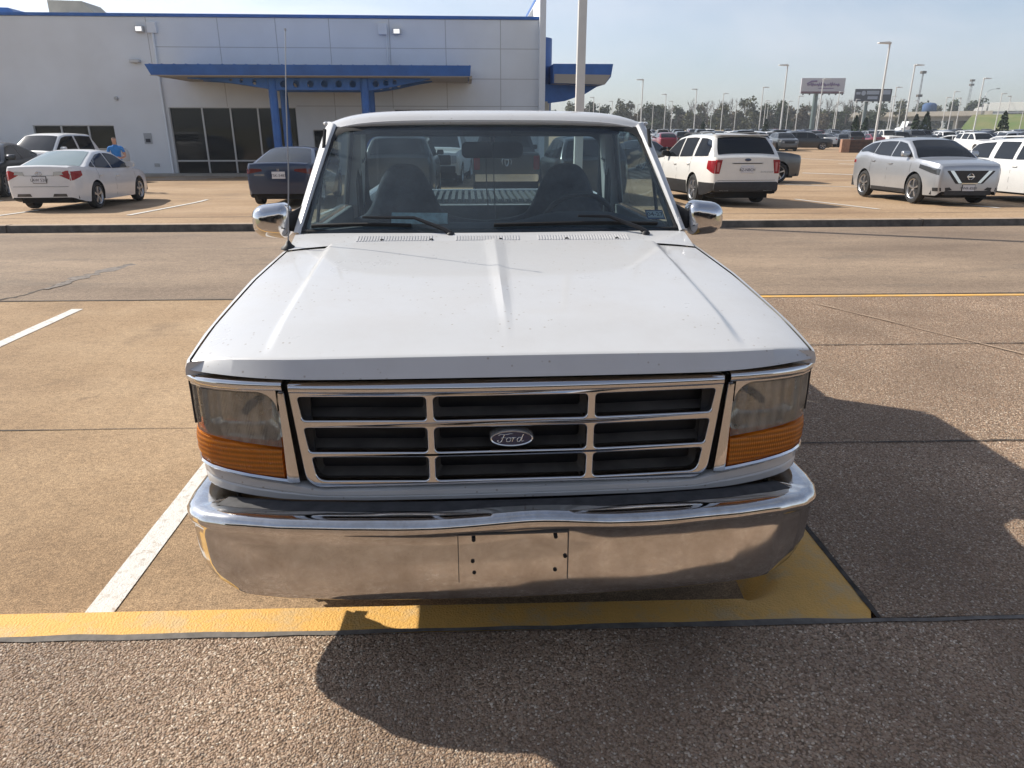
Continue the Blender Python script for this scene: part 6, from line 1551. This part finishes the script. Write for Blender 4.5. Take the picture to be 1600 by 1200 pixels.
for (h, sp, n, lf, lab) in ((10.5, 4.6, 1600, M_leafA, 'dark green tree in the wood beyond the far lot'), (9.0, 4.8, 1600, M_leafB, 'olive green tree in the wood beyond the far lot'), (11.5, 4.4, 1500, M_leafB, 'tall olive tree in the wood beyond the far lot'), (8.0, 4.2, 1400, M_leafC, 'brownish tree in the wood beyond the far lot'), (9.5, 5.0, 1600, M_leafA, 'broad dark tree in the wood beyond the far lot')):
    a, b = tree_mesh(rn, h, sp, n, lf, .02); PRO.append([proto('tree', (('trunk', a, M_bark), ('crown', b, lf))), lab, False])
for h in (13.5, 12.0):
    PRO.append([proto('bare_tree', (('trunk', bare_mesh(rn, h), M_bark),)), 'leafless bare tree', False])
cnt = {}
def put(k, x, y, z, s, where='row'):
    P = PRO[k]; o = P[0] if not P[2] else copy_tree(P[0]); P[2] = True
    o.location = (x, y, z); o.scale = (s, s, s * rn.uniform(.9, 1.1)); o.rotation_euler = (0, 0, rn.uniform(0, 6.28)); cnt[where] = cnt.get(where, 0) + 1; tag(o, P[1].replace('in the wood beyond the far lot', '').strip() + ', %s from the left in the %s' % (nth(cnt[where]), where), 'tree', 'trees of the wood beyond the far lot')
for row, (Y, step) in enumerate(((246, 5.2), (256, 6.0), (268, 7.0))):
    x = 8
    while x < (132 if row < 2 else 122):
        if not (row == 0 and x > 118): put(rn.choice([0, 0, 1, 1, 2, 3, 3, 4]), x + rn.uniform(-1.5, 1.5), Y + rn.uniform(-3, 3), .2, rn.uniform(.68, .98) * (1.0 if x < 100 else .85), ('front', 'middle', 'back')[row] + ' row of the wood')
        x += step * rn.uniform(.8, 1.2)
for x in (40, 52, 58, 63, 67, 72, 77, 86, 98, 104, 108): put(rn.choice([5, 6]), x + rn.uniform(-1, 1), 250 + rn.uniform(-5, 8), .2, rn.uniform(.95, 1.2), 'line of bare tops')
x = 140
while x < 330:      # trees beyond the highway
    put(rn.choice([0, 1, 2, 4]), x, 345 + rn.uniform(-8, 20), 0, rn.uniform(.95, 1.35), 'row beyond the highway'); x += rn.uniform(5, 9)
cy = None
for i, (px, pyt, pyb, Y, lab) in enumerate(((1338, 186, 216, 105, 'small dark cypress left of the tallest looking light pole'), (1353, 188, 212, 118, 'small dark cypress behind the planter row, right of its twin'), (1432, 184, 212, 112, 'small dark cypress left of the blue vehicle'), (1449, 181, 212, 112, 'fuller dark cypress beside the blue vehicle'), (1571, 180, 215, 105, 'dark cypress in front of the embankment at far right'), (1099, 193, 212, 135, 'small dark cypress among far cars above the white suv'), (1197, 190, 210, 140, 'small dark cypress beside the far light poles'))):
    a = at_y(px, pyt, Y); h = (a.z + .35) * 1.12; r2 = random.Random(40 + i); mb = MB()
    for k in range(420):
        t = r2.random() ** .8; rad = h * .28 * (1 - t) ** .7 * (.35 + .65 * min(1, t * 6)) * math.sqrt(r2.random()); an_ = r2.uniform(0, 6.28); p = Vector((rad * math.cos(an_), rad * math.sin(an_), h * (.06 + .94 * t))); s_ = h * .05 * r2.uniform(.6, 1.3)
        u_ = Vector((r2.gauss(0, 1), r2.gauss(0, 1), r2.gauss(0, 1.4))).normalized(); v_ = u_.cross(Vector((r2.gauss(0, 1), r2.gauss(0, 1), r2.gauss(0, 1)))).normalized(); mb.add([p - u_ * s_, p + v_ * s_ * .7, p + u_ * s_, p - v_ * s_ * .7], [(0, 1, 2, 3)])
    o = empty('cypress_tree', (a.x, Y, -.35), 0, lab, 'tree', 'small cypress trees of the far lot'); mb.build('crown', M_cyp, o, recalc=False, weld=False); mb = MB(); mb.tube([(0, 0, 0), (0, 0, h * .6)], [.07, .03], 6); mb.build('trunk', M_bark, o)
# tractor units and a blue van parked before the bridge
p = at_y(1497, 208, 150); far_car('suv', 'blue', p.x, 150, 175, 'alone in front of the bridge')
sw_ = at_y(1436, 205, 185); o = empty('lorry_cab', (sw_.x, 190, -.35), R(10), 'white lorry tractor unit parked in front of the bridge', 'truck')
mb = MB(); mb.prism([(-3.2, .8), (3.4, .8), (3.4, 1.3), (.9, 1.5), (.9, 3.6), (-1.2, 3.7), (-1.6, 2.5), (-3.0, 2.1)], -1.2, 1.2); mb.build('cab', CP_['white'], o, bevel=.08); mb = MB(); mb.prism([(-1.45, 2.5), (.2, 2.5), (.2, 3.2), (-1.2, 3.2)], -1.22, 1.22); mb.build('window', M_tint, o)
for x in (-2.4, 1.6, 2.8): mb = MB(); mb.lathe([(-1.2, 0), (-1.2, .5), (1.2, .5), (1.2, 0)], (x, 0, .5), 'y', 12); mb.build('wheel', M_tyre, o)

# ================================================================== person by the wall
def person():
    px_, Y = 177, 24.6; base = at_y(px_, 214, Y); o = empty('person', (base.x, Y, far_z(Y, base.x) + .006), R(25), 'person in a bright blue shirt standing behind the white sedan, looking down', 'person')
    V = {'pelvis': (0, 0, .92, .13, .10), 'belly': (0, .01, 1.08, .145, .105), 'chest': (0, .02, 1.28, .155, .11), 'neckb': (0, .01, 1.44, .075, .07), 'neck': (0, -.02, 1.50, .055, .055), 'chin': (0, -.055, 1.555, .062, .07), 'head': (0, -.05, 1.63, .078, .095), 'crown': (0, -.03, 1.70, .06, .075),
         'hipL': (.09, 0, .88, .09, .09), 'kneeL': (.10, -.02, .48, .06, .06), 'ankL': (.10, .02, .08, .042, .042), 'toeL': (.12, -.14, .035, .04, .03), 'hipR': (-.09, 0, .88, .09, .09), 'kneeR': (-.10, -.02, .48, .06, .06), 'ankR': (-.10, .02, .08, .042, .042), 'toeR': (-.12, -.14, .035, .04, .03)}
    E = [('pelvis', 'belly'), ('belly', 'chest'), ('chest', 'neckb'), ('neckb', 'neck'), ('neck', 'chin'), ('chin', 'head'), ('head', 'crown')]
    for s, k in ((1, 'L'), (-1, 'R')):
        E += [('pelvis', 'hip' + k), ('hip' + k, 'knee' + k), ('knee' + k, 'ank' + k), ('ank' + k, 'toe' + k), ('chest', 'sho' + k), ('sho' + k, 'elb' + k), ('elb' + k, 'wri' + k), ('wri' + k, 'palm' + k)]
        V['sho' + k] = (.19 * s, .02, 1.39, .065, .065); V['elb' + k] = (.25 * s, .03, 1.11, .045, .045); V['wri' + k] = (.12 * s, -.22, 1.06, .030, .030); V['palm' + k] = (.07 * s, -.29, 1.07, .034, .02)
        for f in range(4):
            a = 'f%d%s' % (f, k); b = 'g%d%s' % (f, k); dz_ = .03 - .02 * f; V[a] = (.045 * s, -.335, 1.07 + dz_, .010, .010); V[b] = (.012 * s, -.35, 1.065 + dz_, .008, .008); E += [('palm' + k, a), (a, b)]
        V['t' + k] = (.05 * s, -.28, 1.115, .011, .011); E.append(('palm' + k, 't' + k))
    names = list(V); me = bpy.data.meshes.new('person_body'); me.from_pydata([V[n][:3] for n in names], [(names.index(a), names.index(b)) for a, b in E], [])
    ob = bpy.data.objects.new('tmp', me); COL.objects.link(ob); md = ob.modifiers.new('skin', 'SKIN'); md.use_smooth_shade = True
    for i, n in enumerate(names): me.skin_vertices[0].data[i].radius = V[n][3:5]; me.skin_vertices[0].data[i].use_root = (n == 'pelvis')
    sb = ob.modifiers.new('sub', 'SUBSURF'); sb.levels = sb.render_levels = 2
    mbx = eval_to_mb(ob, lambda c: tuple(c)); b = mbx.build('body', [mat('shirt_blue', (.03, .20, .55), .85, var=.12, vscale=9), mat('skin', (.48, .27, .19), .6), mat('hair_brown', (.09, .055, .035), .8), mat('trousers_dark', (.03, .032, .04), .9), M_blackpl], o, smooth=180)
    for f in b.data.polygons:
        c = f.center; arm = abs(c.x) > .175 and c.z < 1.24 or c.y < -.12 and .95 < c.z < 1.2
        f.material_index = 2 if (c.z > 1.665 or (c.z > 1.58 and c.y > -.02)) else 1 if c.z > 1.475 or arm else 0 if c.z > .93 else 3 if c.z > .09 else 4
    mb = MB(); mb.lathe([(-.02, .0), (-.015, .012), (.0, .016), (.02, .006), (.03, 0)], (0, -.145, 1.605), 'z', 8); mb.build('nose', MATS['skin'], b, smooth=60)
person()

# ================================================================== thin daytime haze
mb = MB(); mb.box(-420, 420, -40, 470, -1.8, 30)
hz_ = mb.build('haze', bpy.data.materials.new('haze_air')); hz_['kind'] = 'stuff'
hm = bpy.data.materials['haze_air']; hm.use_nodes = True; ht = hm.node_tree; ht.nodes.clear()
ho = ht.nodes.new('ShaderNodeOutputMaterial'); hv = ht.nodes.new('ShaderNodeVolumePrincipled')
hv.inputs['Density Attribute'].default_value = ''; hm.cycles.homogeneous_volume = True
hv.inputs['Color'].default_value = (.86, .92, 1.0, 1); hv.inputs['Density'].default_value = 0.0005; hv.inputs['Anisotropy'].default_value = 0.3
ht.links.new(hv.outputs[0], ho.inputs['Volume'])
